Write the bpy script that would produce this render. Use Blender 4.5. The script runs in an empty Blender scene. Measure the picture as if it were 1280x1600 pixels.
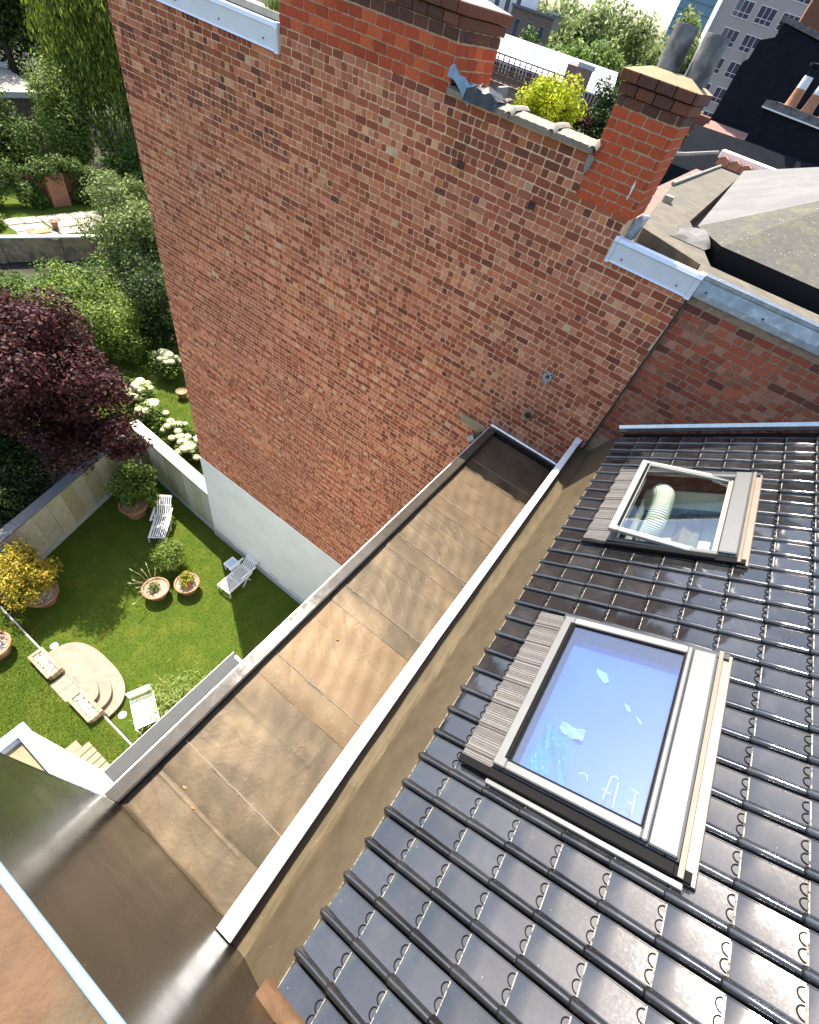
import bpy, math, random
import numpy as np
from mathutils import Matrix, Vector

rad = math.radians
SC = bpy.context.scene
COL = SC.collection

# ---------------------------------------------------------------- camera
CAMZ = 15.78
RC = np.array([[0.7951170572, 0.5684673933, 0.2112668645],
               [0.5593963391, -0.5529276876, -0.6175327587],
               [-0.2342319388, 0.6091927404, -0.7576408146]])   # world -> camera (right, down, forward)
cam_data = bpy.data.cameras.new("camera")
cam_data.sensor_fit = 'HORIZONTAL'
cam_data.sensor_width = 36.0
cam_data.lens = 692.34 / 1280 * 36.0
cam_data.clip_start = 0.02
cam_data.clip_end = 3000
cam = bpy.data.objects.new("camera", cam_data)
COL.objects.link(cam)
cam.matrix_world = Matrix(((RC[0, 0], -RC[1, 0], -RC[2, 0], 0), (RC[0, 1], -RC[1, 1], -RC[2, 1], 0),
                           (RC[0, 2], -RC[1, 2], -RC[2, 2], CAMZ), (0, 0, 0, 1)))
SC.camera = cam

# ---------------------------------------------------------------- sky, sun, exposure
SUN_AZ = (-0.858, 0.514)
SUN_EL = rad(60.5)
world = bpy.data.worlds.new("World")
SC.world = world
world.use_nodes = True
wn = world.node_tree
sky = wn.nodes.new("ShaderNodeTexSky")
sky.sky_type = 'NISHITA'
sky.sun_disc = False
sky.sun_elevation = SUN_EL
sky.sun_rotation = math.atan2(SUN_AZ[0], SUN_AZ[1])
sky.altitude = 50
sky.air_density = 1.0
sky.dust_density = 2.2
sky.ozone_density = 1.0
bg = wn.nodes["Background"]
bg.inputs[1].default_value = 0.125
wn.links.new(sky.outputs[0], bg.inputs[0])
sun_d = bpy.data.lights.new("sun", 'SUN')
sun_d.energy = 4.0
sun_d.angle = rad(0.55)
sun_d.color = (1.0, 0.91, 0.77)
sun = bpy.data.objects.new("sun", sun_d)
COL.objects.link(sun)
to_sun = Vector((SUN_AZ[0] * math.cos(SUN_EL), SUN_AZ[1] * math.cos(SUN_EL), math.sin(SUN_EL)))
sun.rotation_euler = to_sun.to_track_quat('Z', 'Y').to_euler()
sun.location = (0, 0, 40)
SC.view_settings.view_transform = 'Standard'
SC.view_settings.look = 'None'
SC.view_settings.exposure = 1.5
SC.view_settings.gamma = 1.0
SC.view_settings.use_curve_mapping = False
SC.render.engine = 'CYCLES'
SC.cycles.use_denoising = True
SC.cycles.use_adaptive_sampling = True
SC.cycles.adaptive_threshold = 0.02
SC.cycles.max_bounces = 7
SC.cycles.diffuse_bounces = 4
SC.cycles.glossy_bounces = 4
SC.cycles.transparent_max_bounces = 10
SC.cycles.caustics_reflective = False
SC.cycles.caustics_refractive = False
SC.cycles.sample_clamp_indirect = 6.0

RNG = np.random.default_rng(11)
random.seed(11)


def project(p):
    q = RC @ (np.asarray(p, float) - [0, 0, CAMZ])
    if q[2] <= 0.01:
        return None
    return 640 + 692.34 * q[0] / q[2], 800 + 692.34 * q[1] / q[2], q[2]


# ---------------------------------------------------------------- materials
MATS = {}


def mat(name, col=(0.5, 0.5, 0.5), rough=0.7, metal=0.0, spec=0.5, attr=False, noise=None, bump=None,
        ramp=None, coat=0.0, ior=None, transl=0.0, speck=None, rough_noise=None, stretch=None, tint=None, spec_tint=None, objrand=0.0):
    """noise=(scale, amount) value variation; ramp=(scale, colour2, lo, hi) blotches; bump=(scale, strength, dist);
    speck=(scale, threshold, colour) small spots; tint=(scale, colour, amount) broad tint"""
    m = bpy.data.materials.new(name)
    m.use_nodes = True
    nt = m.node_tree
    N, L = nt.nodes, nt.links
    b = N["Principled BSDF"]
    b.inputs["Roughness"].default_value = rough
    b.inputs["Metallic"].default_value = metal
    b.inputs["Specular IOR Level"].default_value = spec
    if spec_tint:
        b.inputs["Specular Tint"].default_value = (*spec_tint, 1)
    if coat:
        b.inputs["Coat Weight"].default_value = coat
        b.inputs["Coat Roughness"].default_value = 0.08
    if ior:
        b.inputs["IOR"].default_value = ior
    tc = N.new("ShaderNodeTexCoord")
    vec = tc.outputs["Object"]
    geo = N.new("ShaderNodeNewGeometry")
    vec = geo.outputs["Position"]
    if stretch:
        mp = N.new("ShaderNodeMapping")
        mp.inputs["Scale"].default_value = stretch
        L.new(vec, mp.inputs["Vector"])
        vec = mp.outputs["Vector"]

    def nz(scale, detail=4, rough_=0.6):
        n = N.new("ShaderNodeTexNoise")
        n.inputs["Scale"].default_value = scale
        n.inputs["Detail"].default_value = detail
        n.inputs["Roughness"].default_value = rough_
        L.new(vec, n.inputs["Vector"])
        return n.outputs["Fac"]

    def mixc(fac, a, bcol, mode='MIX'):
        x = N.new("ShaderNodeMix")
        x.data_type = 'RGBA'
        x.blend_type = mode
        x.clamp_result = False
        for sock, val in ((x.inputs[0], fac), (x.inputs[6], a), (x.inputs[7], bcol)):
            if hasattr(val, "node"):
                L.new(val, sock)
            elif isinstance(val, (int, float)):
                sock.default_value = val
            else:
                sock.default_value = (*val, 1)
        return x.outputs[2]

    def rng_(fac, lo, hi, a=0.0, bb=1.0):
        x = N.new("ShaderNodeMapRange")
        x.inputs[1].default_value, x.inputs[2].default_value = lo, hi
        x.inputs[3].default_value, x.inputs[4].default_value = a, bb
        L.new(fac, x.inputs[0])
        return x.outputs[0]

    if attr:
        at = N.new("ShaderNodeAttribute")
        at.attribute_name = "Col"
        c = at.outputs["Color"]
    else:
        rgb = N.new("ShaderNodeRGB")
        rgb.outputs[0].default_value = (*col, 1)
        c = rgb.outputs[0]
    if tint:
        c = mixc(rng_(nz(tint[0], 3), 0.42, 0.62, 0, tint[2]), c, tint[1])
    if ramp:
        c = mixc(rng_(nz(ramp[0], 5), ramp[2], ramp[3]), c, ramp[1])
    if noise:
        v = rng_(nz(noise[0]), 0.25, 0.75, 1 - noise[1], 1 + noise[1])
        vm = N.new("ShaderNodeVectorMath")
        vm.operation = 'SCALE'
        L.new(c, vm.inputs[0])
        L.new(v, vm.inputs["Scale"])
        c = vm.outputs[0]
    if objrand:
        oi = N.new("ShaderNodeObjectInfo")
        vm = N.new("ShaderNodeVectorMath")
        vm.operation = 'SCALE'
        L.new(c, vm.inputs[0])
        L.new(rng_(oi.outputs["Random"], 0, 1, 1 - objrand, 1 + objrand), vm.inputs["Scale"])
        c = vm.outputs[0]
        c = mixc(rng_(nz(7, 4), 0.50, 0.78, 0, 0.05), c, (0.42, 0.38, 0.32))
    if speck:
        c = mixc(rng_(nz(speck[0], 2, 0.4), speck[1], speck[1] + 0.02), c, speck[2])
    L.new(c, b.inputs["Base Color"])
    if rough_noise:
        L.new(rng_(nz(rough_noise[0], 3), 0.3, 0.7, rough - rough_noise[1], rough + rough_noise[1]), b.inputs["Roughness"])
    if bump:
        bp = N.new("ShaderNodeBump")
        bp.inputs["Strength"].default_value = bump[1]
        bp.inputs["Distance"].default_value = bump[2]
        L.new(nz(bump[0], 5), bp.inputs["Height"])
        L.new(bp.outputs["Normal"], b.inputs["Normal"])
    if transl:
        t = N.new("ShaderNodeBsdfTranslucent")
        L.new(c, t.inputs["Color"])
        mx = N.new("ShaderNodeMixShader")
        mx.inputs[0].default_value = transl
        L.new(b.outputs[0], mx.inputs[1])
        L.new(t.outputs[0], mx.inputs[2])
        L.new(mx.outputs[0], N["Material Output"].inputs[0])
    MATS[name] = m
    return m


def glass_mat(name, tint, mirror, rough=0.02):
    m = bpy.data.materials.new(name)
    m.use_nodes = True
    N, L = m.node_tree.nodes, m.node_tree.links
    N.remove(N["Principled BSDF"])
    tr = N.new("ShaderNodeBsdfTransparent")
    tr.inputs[0].default_value = (*tint, 1)
    gl = N.new("ShaderNodeBsdfGlossy")
    gl.inputs["Roughness"].default_value = rough
    gl.inputs[0].default_value = (0.95, 0.97, 1.0, 1)
    fr = N.new("ShaderNodeFresnel")
    gb = N.new("ShaderNodeNewGeometry")
    io = N.new("ShaderNodeMapRange")
    io.inputs[3].default_value, io.inputs[4].default_value = 1.5, 1 / 1.5
    L.new(gb.outputs["Backfacing"], io.inputs[0])
    L.new(io.outputs[0], fr.inputs[0])
    ad = N.new("ShaderNodeMath")
    ad.operation = 'ADD'
    ad.use_clamp = True
    ad.inputs[1].default_value = mirror
    L.new(fr.outputs[0], ad.inputs[0])
    mx = N.new("ShaderNodeMixShader")
    L.new(ad.outputs[0], mx.inputs[0])
    L.new(tr.outputs[0], mx.inputs[1])
    L.new(gl.outputs[0], mx.inputs[2])
    L.new(mx.outputs[0], N["Material Output"].inputs[0])
    MATS[name] = m
    return m


mat("brick", attr=True, rough=0.9, spec=0.2, tint=(0.55, (0.24, 0.085, 0.05), 0.38), noise=(60, 0.22), bump=(140, 0.4, 0.003), ramp=(45, (0.16, 0.075, 0.045), 0.70, 0.78))
mat("red_brick", attr=True, rough=0.85, spec=0.2, noise=(30, 0.18), bump=(160, 0.35, 0.003))
mat("mortar", (0.76, 0.515, 0.305), rough=0.95, spec=0.1, noise=(25, 0.25), bump=(90, 0.6, 0.004), ramp=(1.4, (0.66, 0.40, 0.22), 0.5, 0.72))
mat("chimney_mortar", (0.50, 0.37, 0.23), rough=0.95, noise=(20, 0.25), bump=(80, 0.5, 0.004))
mat("old_mortar", (0.36, 0.25, 0.165), rough=0.95, spec=0.1, noise=(18, 0.35), bump=(60, 0.8, 0.006))
mat("white_render", (0.87, 0.85, 0.77), rough=0.85, spec=0.2, noise=(1.3, 0.06), bump=(70, 0.15, 0.003), ramp=(5, (0.50, 0.50, 0.45), 0.64, 0.78))
mat("plinth", (0.42, 0.44, 0.45), rough=0.8, noise=(4, 0.15))
mat("blue_zinc", (0.76, 0.81, 0.87), rough=0.42, metal=0.25, noise=(5, 0.05), bump=(9, 0.08, 0.01))
mat("old_zinc", (0.36, 0.45, 0.53), rough=0.38, metal=0.55, noise=(9, 0.25), ramp=(14, (0.55, 0.62, 0.66), 0.52, 0.7), bump=(16, 0.2, 0.01))
mat("bright_zinc", (0.66, 0.66, 0.64), rough=0.22, metal=0.85, noise=(7, 0.12), bump=(11, 0.35, 0.02))
mat("concrete", (0.2720, 0.2480, 0.2040), rough=0.92, noise=(14, 0.22), bump=(45, 0.5, 0.006), ramp=(6, (0.26, 0.24, 0.19), 0.52, 0.7))
mat("pale_concrete", (0.2880, 0.2720, 0.2280), rough=0.9, noise=(8, 0.15), bump=(40, 0.35, 0.004))
mat("tan_wall", (0.42, 0.29, 0.17), rough=0.9, noise=(5, 0.25), bump=(20, 0.4, 0.01), ramp=(2, (0.20, 0.16, 0.11), 0.45, 0.65))
mat("dark_concrete", (0.16, 0.155, 0.15), rough=0.9, noise=(9, 0.25), bump=(30, 0.5, 0.006), ramp=(3, (0.07, 0.068, 0.066), 0.45, 0.66))
mat("pot_concrete", (0.20, 0.20, 0.19), rough=0.9, noise=(12, 0.3), bump=(50, 0.4, 0.004), ramp=(5, (0.07, 0.068, 0.065), 0.44, 0.62))
mat("membrane", attr=True, rough=0.52, spec=0.52, spec_tint=(1.0, .80, .58), noise=(3, 0.30), bump=(34, 0.28, 0.006), rough_noise=(2.5, 0.06),
    ramp=(2.6, (0.110, 0.080, 0.048), 0.48, 0.68), speck=(90, 0.76, (0.5, 0.45, 0.38)))
mat("gutter_membrane", (0.075, 0.058, 0.036), rough=0.62, spec=0.4, spec_tint=(1.0, .85, .62), noise=(6, 0.2), bump=(18, 0.2, 0.010), ramp=(3.5, (0.085, 0.066, 0.04), 0.5, 0.72),
    speck=(80, 0.77, (0.5, 0.45, 0.38)))
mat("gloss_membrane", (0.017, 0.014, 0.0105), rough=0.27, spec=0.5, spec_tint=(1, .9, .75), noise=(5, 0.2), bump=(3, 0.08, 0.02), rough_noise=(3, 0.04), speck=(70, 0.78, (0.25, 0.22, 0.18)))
mat("top_membrane", (0.12, 0.066, 0.034), rough=0.7, spec=0.3, noise=(9, 0.25), bump=(14, 0.5, 0.02), ramp=(5, (0.09, 0.075, 0.045), 0.5, 0.7))
mat("white_metal", (0.80, 0.84, 0.86), rough=0.38, metal=0.15, noise=(6, 0.04), bump=(30, 0.03, 0.003))
mat("edge_metal", (0.34, 0.47, 0.54), rough=0.4, metal=0.3, noise=(20, 0.1))
mat("trim_metal", (0.060, 0.053, 0.043), rough=0.13, metal=0.0, spec=0.4, noise=(7, 0.2), rough_noise=(14, 0.04), bump=(5, 0.06, 0.01))
mat("grey_metal", (0.055, 0.060, 0.066), rough=0.45, metal=0.0, noise=(5, 0.08))
mat("slot_dark", (0.02, 0.02, 0.02), rough=0.8)
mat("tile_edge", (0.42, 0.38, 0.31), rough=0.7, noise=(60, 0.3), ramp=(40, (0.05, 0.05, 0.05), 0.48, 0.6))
mat("glaze", (0.019, 0.020, 0.022), rough=0.105, spec=0.9, ior=1.62, objrand=0.45, noise=(40, 0.2), bump=(220, 0.05, 0.002), rough_noise=(70, 0.035),
    speck=(110, 0.775, (0.40, 0.38, 0.34)))
mat("frame_metal", (0.1680, 0.1720, 0.1720), rough=0.42, metal=0.35, noise=(9, 0.05))
mat("frame_pale", (0.3060, 0.3060, 0.2890), rough=0.45, metal=0.2, noise=(9, 0.05))
mat("lead_apron", (0.1920, 0.1800, 0.1680), rough=0.6, metal=0.25, noise=(20, 0.1))
mat("tan_flashing", (0.21, 0.175, 0.14), rough=0.5, metal=0.3, noise=(8, 0.08))
mat("rubber", (0.006, 0.006, 0.007), rough=0.7, spec=0.12)
mat("plaster", (0.72, 0.72, 0.68), rough=0.9, noise=(3, 0.04))
mat("room_floor", (0.30, 0.27, 0.22), rough=0.8, noise=(4, 0.15))
mat("beam_wood", (0.16, 0.115, 0.075), rough=0.7, noise=(12, 0.3))
mat("pale_green", (0.74, 0.77, 0.68), rough=0.8)
mat("hose", (0.8, 0.8, 0.74), rough=0.6)
mat("blue_sheet", (0.16, 0.27, 0.62), rough=0.35, noise=(3, 0.12), bump=(5, 0.2, 0.02))
mat("cyan_plastic", (0.04, 0.42, 0.85), rough=0.2, coat=0.5, noise=(9, 0.2), bump=(12, 0.6, 0.03))
mat("paper", (0.80, 0.82, 0.84), rough=0.7)
mat("blue_grey_plastic", (0.20, 0.30, 0.36), rough=0.35, noise=(12, 0.3), bump=(20, 0.7, 0.02))
mat("black_plastic", (0.02, 0.024, 0.026), rough=0.35, noise=(12, 0.3), bump=(20, 0.6, 0.02))
mat("old_wood", (0.34, 0.27, 0.15), rough=0.85, noise=(10, 0.25), bump=(30, 0.5, 0.005), stretch=(1, 1, 6))
mat("galvanised", (0.45, 0.47, 0.46), rough=0.5, metal=0.5, noise=(20, 0.15))
mat("lawn", (0.066, 0.108, 0.013), rough=0.95, spec=0.1, noise=(26, 0.3), ramp=(1.6, (0.115, 0.135, 0.02), 0.45, 0.72), bump=(80, 0.7, 0.02))
mat("grass", attr=True, rough=0.85, spec=0.12, transl=0.3)
mat("soil", (0.0275, 0.0230, 0.0150), rough=0.95, noise=(1.6, 0.35), ramp=(0.35, (0.045, 0.065, 0.02), 0.45, 0.6), bump=(9, 0.6, 0.05))
mat("stone_panel", attr=True, rough=0.75, noise=(7, 0.2), bump=(18, 0.25, 0.006), ramp=(3.5, (0.33, 0.29, 0.15), 0.56, 0.74))
mat("joint", (0.16, 0.15, 0.12), rough=0.95)
mat("coping", (0.78, 0.75, 0.68), rough=0.8, noise=(7, 0.1), bump=(25, 0.3, 0.004))
mat("grey_coping", (0.1500, 0.1560, 0.1560), rough=0.75, noise=(9, 0.2))
mat("step_stone", (0.2592, 0.2232, 0.1764), rough=0.8, noise=(5, 0.2), bump=(20, 0.3, 0.005), ramp=(2, (0.28, 0.24, 0.19), 0.45, 0.65))
mat("tan_brick", attr=True, rough=0.85, noise=(25, 0.2), bump=(60, 0.4, 0.004))
mat("pebble", attr=True, rough=0.7)
mat("terracotta", (0.3150, 0.1650, 0.0863), rough=0.75, noise=(6, 0.25), ramp=(9, (0.62, 0.50, 0.38), 0.55, 0.72))
mat("white_paint", (0.80, 0.80, 0.78), rough=0.5, noise=(9, 0.05))
mat("pale_blue_glass", (0.45, 0.60, 0.78), rough=0.15, coat=0.4)
mat("deck_wood", (0.2450, 0.1960, 0.1323), rough=0.75, noise=(6, 0.2), stretch=(2, 20, 20))
mat("leaf", attr=True, rough=0.55, spec=0.25, transl=0.33)
mat("bark", (0.10, 0.075, 0.05), rough=0.95, noise=(9, 0.35), bump=(25, 0.8, 0.02))
mat("petal", (0.62, 0.64, 0.4), rough=0.8, transl=0.25, noise=(30, 0.12))
mat("red_petal", (0.55, 0.03, 0.06), rough=0.7)
mat("film_metal", (0.2720, 0.4080, 0.5848), rough=0.4, metal=0.2, ramp=(7, (0.72, 0.78, 0.84), 0.45, 0.62))
mat("sand_roof", (0.3080, 0.2310, 0.1330), rough=0.9, noise=(9, 0.25), bump=(30, 0.5, 0.01))
mat("bitumen_sunlit", (0.1296, 0.1269, 0.1215), rough=0.8, noise=(12, 0.15), bump=(40, 0.35, 0.006), tint=(1.5, (0.17, 0.165, 0.155), 0.7))  # stronger sun on the side slope is put into this paler base
mat("bitumen_shaded_moss", (0.0900, 0.0863, 0.0735), rough=0.9, noise=(16, 0.25), bump=(40, 0.6, 0.008), ramp=(3, (0.125, 0.122, 0.075), 0.5, 0.7), speck=(40, 0.72, (0.42, 0.42, 0.34)))  # weaker sun on the front slope put into a darker base, plus moss
mat("beige_gutter", (0.1125, 0.0990, 0.0743), rough=0.85, noise=(6, 0.2), bump=(16, 0.4, 0.01), ramp=(3, (0.14, 0.12, 0.085), 0.45, 0.65))
mat("black_slate", (0.010, 0.012, 0.018), rough=0.9, spec=0.15, noise=(2.5, 0.25), bump=(30, 0.3, 0.01))
mat("clay_tile", (0.4160, 0.1840, 0.0960), rough=0.7, noise=(8, 0.25))
mat("pink_roof", (0.2640, 0.1520, 0.1200), rough=0.85, noise=(3, 0.15))
mat("rust", (0.16, 0.075, 0.045), rough=0.8, noise=(10, 0.3))
mat("white_roof", (0.4992, 0.5056, 0.5120), rough=0.5, noise=(1, 0.04))
mat("white_wall", (0.76, 0.77, 0.78), rough=0.8)
mat("brown_wall", (0.19, 0.135, 0.11), rough=0.85, noise=(3, 0.25))
mat("beige_wall", (0.46, 0.42, 0.385), rough=0.85, noise=(3, 0.05))
mat("blue_tower", (0.14, 0.26, 0.36), rough=0.3, noise=(0.2, 0.1))
mat("window_glass", (0.035, 0.06, 0.11), rough=0.08, spec=0.8)
mat("far_brown", (0.2, 0.075, 0.04), rough=0.85)
mat("ivory_slab", (0.3312, 0.2952, 0.2448), rough=0.85, noise=(3, 0.15))
mat("dry_leaf", (0.40, 0.19, 0.07), rough=0.8)
mat("orange_plastic", (0.75, 0.26, 0.06), rough=0.5)
glass_mat("film_glass", (0.62, 0.74, 0.95), 0.10)
glass_mat("clear_glass", (0.90, 0.95, 0.91), 0.08)


# ---------------------------------------------------------------- mesh helpers
def world_loc(o):
    v = Vector((0, 0, 0))
    while o is not None:
        v += o.location
        o = o.parent
    return v


def mesh_from(name, verts, faces, material, cols=None, smooth=False):
    me = bpy.data.meshes.new(name)
    me.from_pydata([tuple(v) for v in verts], [], faces)
    me.materials.append(MATS[material])
    if cols is not None:
        a = me.color_attributes.new("Col", 'FLOAT_COLOR', 'POINT')
        c = np.ones((len(verts), 4), np.float32)
        c[:, :3] = np.asarray(cols, np.float32)
        a.data.foreach_set("color", c.ravel())
    if smooth:
        me.polygons.foreach_set("use_smooth", [True] * len(me.polygons))
    me.update()
    return me


def quads_mesh(name, V, material, cols=None):
    """V: (n,4,3) array of quads -> mesh (fast path)"""
    n = len(V)
    me = bpy.data.meshes.new(name)
    me.vertices.add(n * 4)
    me.vertices.foreach_set("co", V.reshape(-1).astype(np.float32))
    me.loops.add(n * 4)
    me.loops.foreach_set("vertex_index", np.arange(n * 4, dtype=np.int32))
    me.polygons.add(n)
    me.polygons.foreach_set("loop_start", np.arange(0, n * 4, 4, dtype=np.int32))
    me.polygons.foreach_set("loop_total", np.full(n, 4, dtype=np.int32))
    me.update(calc_edges=True)
    me.materials.append(MATS[material])
    if cols is not None:
        a = me.color_attributes.new("Col", 'FLOAT_COLOR', 'POINT')
        c = np.ones((n * 4, 4), np.float32)
        c[:, :3] = np.repeat(cols, 4, axis=0)
        a.data.foreach_set("color", c.ravel())
    return me


def link(o, parent=None, label=None, cat=None, group=None, kind=None):
    COL.objects.link(o)
    if parent is not None:
        o.parent = parent
    if label:
        o["label"] = label
    if cat:
        o["category"] = cat
    if group:
        o["group"] = group
    if kind:
        o["kind"] = kind
    return o


def thing(name, loc, label, cat, group=None, rotz=0.0):
    o = bpy.data.objects.new(name, None)
    o.empty_display_size = 0.2
    o.location = loc
    o.rotation_euler = (0, 0, rotz)
    return link(o, None, label, cat, group)


class MB:
    def __init__(s):
        s.v, s.f, s.c = [], [], []
        s.cur = None

    def add(s, vs, fs):
        b = len(s.v)
        s.v += [tuple(float(x) for x in v) for v in vs]
        s.f += [tuple(i + b for i in f) for f in fs]
        if s.cur is not None:
            s.c += [s.cur] * len(vs)
        return s

    def box(s, x0, x1, y0, y1, z0, z1):
        return s.add([(x0, y0, z0), (x1, y0, z0), (x1, y1, z0), (x0, y1, z0), (x0, y0, z1), (x1, y0, z1), (x1, y1, z1), (x0, y1, z1)],
                     [(0, 3, 2, 1), (4, 5, 6, 7), (0, 1, 5, 4), (1, 2, 6, 5), (2, 3, 7, 6), (3, 0, 4, 7)])

    def bbox(s, x0, x1, y0, y1, z0, z1, b):
        """box with chamfered edges"""
        P = []
        for z, i in ((z0, b), (z0 + b, 0), (z1 - b, 0), (z1, b)):
            P += [(x0 + i + b * (i == 0), y0 + i, z), (x1 - i - b * (i == 0), y0 + i, z), (x1 - i, y0 + i + b * (i == 0), z), (x1 - i, y1 - i - b * (i == 0), z),
                  (x1 - i - b * (i == 0), y1 - i, z), (x0 + i + b * (i == 0), y1 - i, z), (x0 + i, y1 - i - b * (i == 0), z), (x0 + i, y0 + i + b * (i == 0), z)]
        F = [tuple(reversed(range(8))), tuple(range(24, 32))]
        for k in range(3):
            for i in range(8):
                F.append((k * 8 + i, k * 8 + (i + 1) % 8, k * 8 + 8 + (i + 1) % 8, k * 8 + 8 + i))
        return s.add(P, F)

    def prism(s, poly, axis, a, b):
        """poly: list of 2D points in the plane normal to axis ('x': (y,z), 'y': (x,z), 'z': (x,y)), extruded a->b"""
        n = len(poly)

        def P(p, t):
            return {'x': (t, p[0], p[1]), 'y': (p[0], t, p[1]), 'z': (p[0], p[1], t)}[axis]
        vs = [P(p, a) for p in poly] + [P(p, b) for p in poly]
        fs = [tuple(range(n)), tuple(reversed(range(n, 2 * n)))]
        fs += [(i, n + i, n + (i + 1) % n, (i + 1) % n) for i in range(n)]
        return s.add(vs, fs)

    def quad(s, *p):
        return s.add(p, [tuple(range(len(p)))])

    def tube(s, pts, r, seg=8, cap=True):
        pts = [Vector(p) for p in pts]
        rs = r if hasattr(r, "__len__") else [r] * len(pts)
        vs, fs = [], []
        up = Vector((0, 0, 1))
        u = None
        for i, p in enumerate(pts):
            d = (pts[min(i + 1, len(pts) - 1)] - pts[max(i - 1, 0)]).normalized()
            if u is None:
                u = d.cross(up) if abs(d.z) < 0.95 else d.cross(Vector((1, 0, 0)))
            u = (u - d * u.dot(d)).normalized()
            w = d.cross(u)
            for k in range(seg):
                a = 2 * math.pi * k / seg
                vs.append(p + (u * math.cos(a) + w * math.sin(a)) * rs[i])
        for i in range(len(pts) - 1):
            for k in range(seg):
                fs.append((i * seg + k, i * seg + (k + 1) % seg, (i + 1) * seg + (k + 1) % seg, (i + 1) * seg + k))
        if cap:
            fs.append(tuple(reversed(range(seg))))
            fs.append(tuple(range((len(pts) - 1) * seg, len(pts) * seg)))
        return s.add(vs, fs)

    def lathe(s, prof, c, seg=24, sx=1.0, sy=1.0):
        vs, fs = [], []
        for r, z in prof:
            for k in range(seg):
                a = 2 * math.pi * k / seg
                vs.append((c[0] + r * math.cos(a) * sx, c[1] + r * math.sin(a) * sy, c[2] + z))
        for i in range(len(prof) - 1):
            for k in range(seg):
                fs.append((i * seg + k, i * seg + (k + 1) % seg, (i + 1) * seg + (k + 1) % seg, (i + 1) * seg + k))
        fs.append(tuple(range((len(prof) - 1) * seg, len(prof) * seg)))
        return s.add(vs, fs)

    def grid(s, fn, nu, nv):
        vs = [fn(i / nu, j / nv) for i in range(nu + 1) for j in range(nv + 1)]
        fs = [(i * (nv + 1) + j, (i + 1) * (nv + 1) + j, (i + 1) * (nv + 1) + j + 1, i * (nv + 1) + j + 1) for i in range(nu) for j in range(nv)]
        return s.add(vs, fs)

    def build(s, name, material, parent=None, label=None, cat=None, group=None, kind=None, smooth=False, local=False, T=None):
        V = np.array(s.v, float)
        if T is not None:
            V = V @ np.array(T.to_3x3()).T + np.array(T.translation)
        if parent is not None and not local:
            V = V - np.array(world_loc(parent))
        me = mesh_from(name, V, s.f, material, s.c if s.c else None, smooth)
        o = bpy.data.objects.new(name, me)
        if smooth:
            me.set_sharp_from_angle(angle=rad(40))
        return link(o, parent, label, cat, group, kind)


def add_mesh(name, me, parent=None, loc=(0, 0, 0), rot=None, scale=None, **kw):
    o = bpy.data.objects.new(name, me)
    o.location = loc
    if rot is not None:
        o.rotation_euler = rot
    if scale is not None:
        o.scale = scale
    return link(o, parent, **kw)


# ================================================================= GROUND AND LAWNS
MB().box(-400, 400, -400, 600, -0.6, -0.03).build("ground", "soil", kind="structure")


def grass_blades(n, xr, yr, z, h, keep=None, seed=1):
    r = np.random.default_rng(seed)
    x = r.uniform(*xr, n)
    y = r.uniform(*yr, n)
    if keep is not None:
        k = keep(x, y)
        x, y = x[k], y[k]
    n = len(x)
    a = r.uniform(0, 2 * np.pi, n)
    hh = h * r.uniform(0.5, 1.3, n)
    w = 0.006 + 0.004 * r.random(n)
    lean = r.normal(0, 0.5, (n, 2)) * hh[:, None]
    V = np.zeros((n, 4, 3))
    dx, dy = np.cos(a) * w, np.sin(a) * w
    V[:, 0] = np.stack([x - dx, y - dy, np.full(n, z)], 1)
    V[:, 1] = np.stack([x + dx, y + dy, np.full(n, z)], 1)
    V[:, 2] = np.stack([x + dx * 0.3 + lean[:, 0], y + dy * 0.3 + lean[:, 1], z + hh], 1)
    V[:, 3] = np.stack([x - dx * 0.3 + lean[:, 0], y - dy * 0.3 + lean[:, 1], z + hh], 1)
    t = r.random(n)[:, None]
    patch = (0.5 + 0.5 * np.sin(x * 1.7 + 2.0 * np.sin(y * 1.1)) * np.sin(y * 2.3 + x * 0.6))[:, None]
    c = np.array([0.076, 0.112, 0.0135]) * (0.65 + 0.8 * t) + np.array([0.06, 0.042, 0.004]) * patch * t
    return V, c


MB().box(-14.9, -1.3, -0.44, 6.3, -0.3, 0.0).build("lawn", "lawn", kind="structure")
V, c = grass_blades(100000, (-14.8, -3.9), (-0.42, 6.05), 0.0, 0.022, seed=3)
add_mesh("lawn_grass", quads_mesh("lawn_grass", V, "grass", c), label="short mown grass of the sunken lawn", cat="grass", kind="stuff")
MB().box(-13.4, -1.3, -7.0, -0.50, -0.3, 0.45).build("terrace_lawn", "lawn", kind="structure")
V, c = grass_blades(60000, (-13.3, -4.9), (-2.6, -0.52), 0.45, 0.022,
                    keep=lambda x, y: ~((x > -8.68) & (x < -7.86) & (y > -0.9)), seed=4)
add_mesh("terrace_grass", quads_mesh("terrace_grass", V, "grass", c), label="brighter mown grass of the raised terrace", cat="grass", kind="stuff")
MB().box(-30, -9.6, 6.45, 13, -0.3, -0.005).build("neighbour_lawn", "lawn", kind="structure")
V, c = grass_blades(26000, (-18.5, -11), (6.5, 11.5), 0.0, 0.04, seed=5)
add_mesh("neighbour_grass", quads_mesh("neighbour_grass", V, "grass", c), label="sunny grass beyond the low garden wall", cat="grass", kind="stuff")

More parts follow.
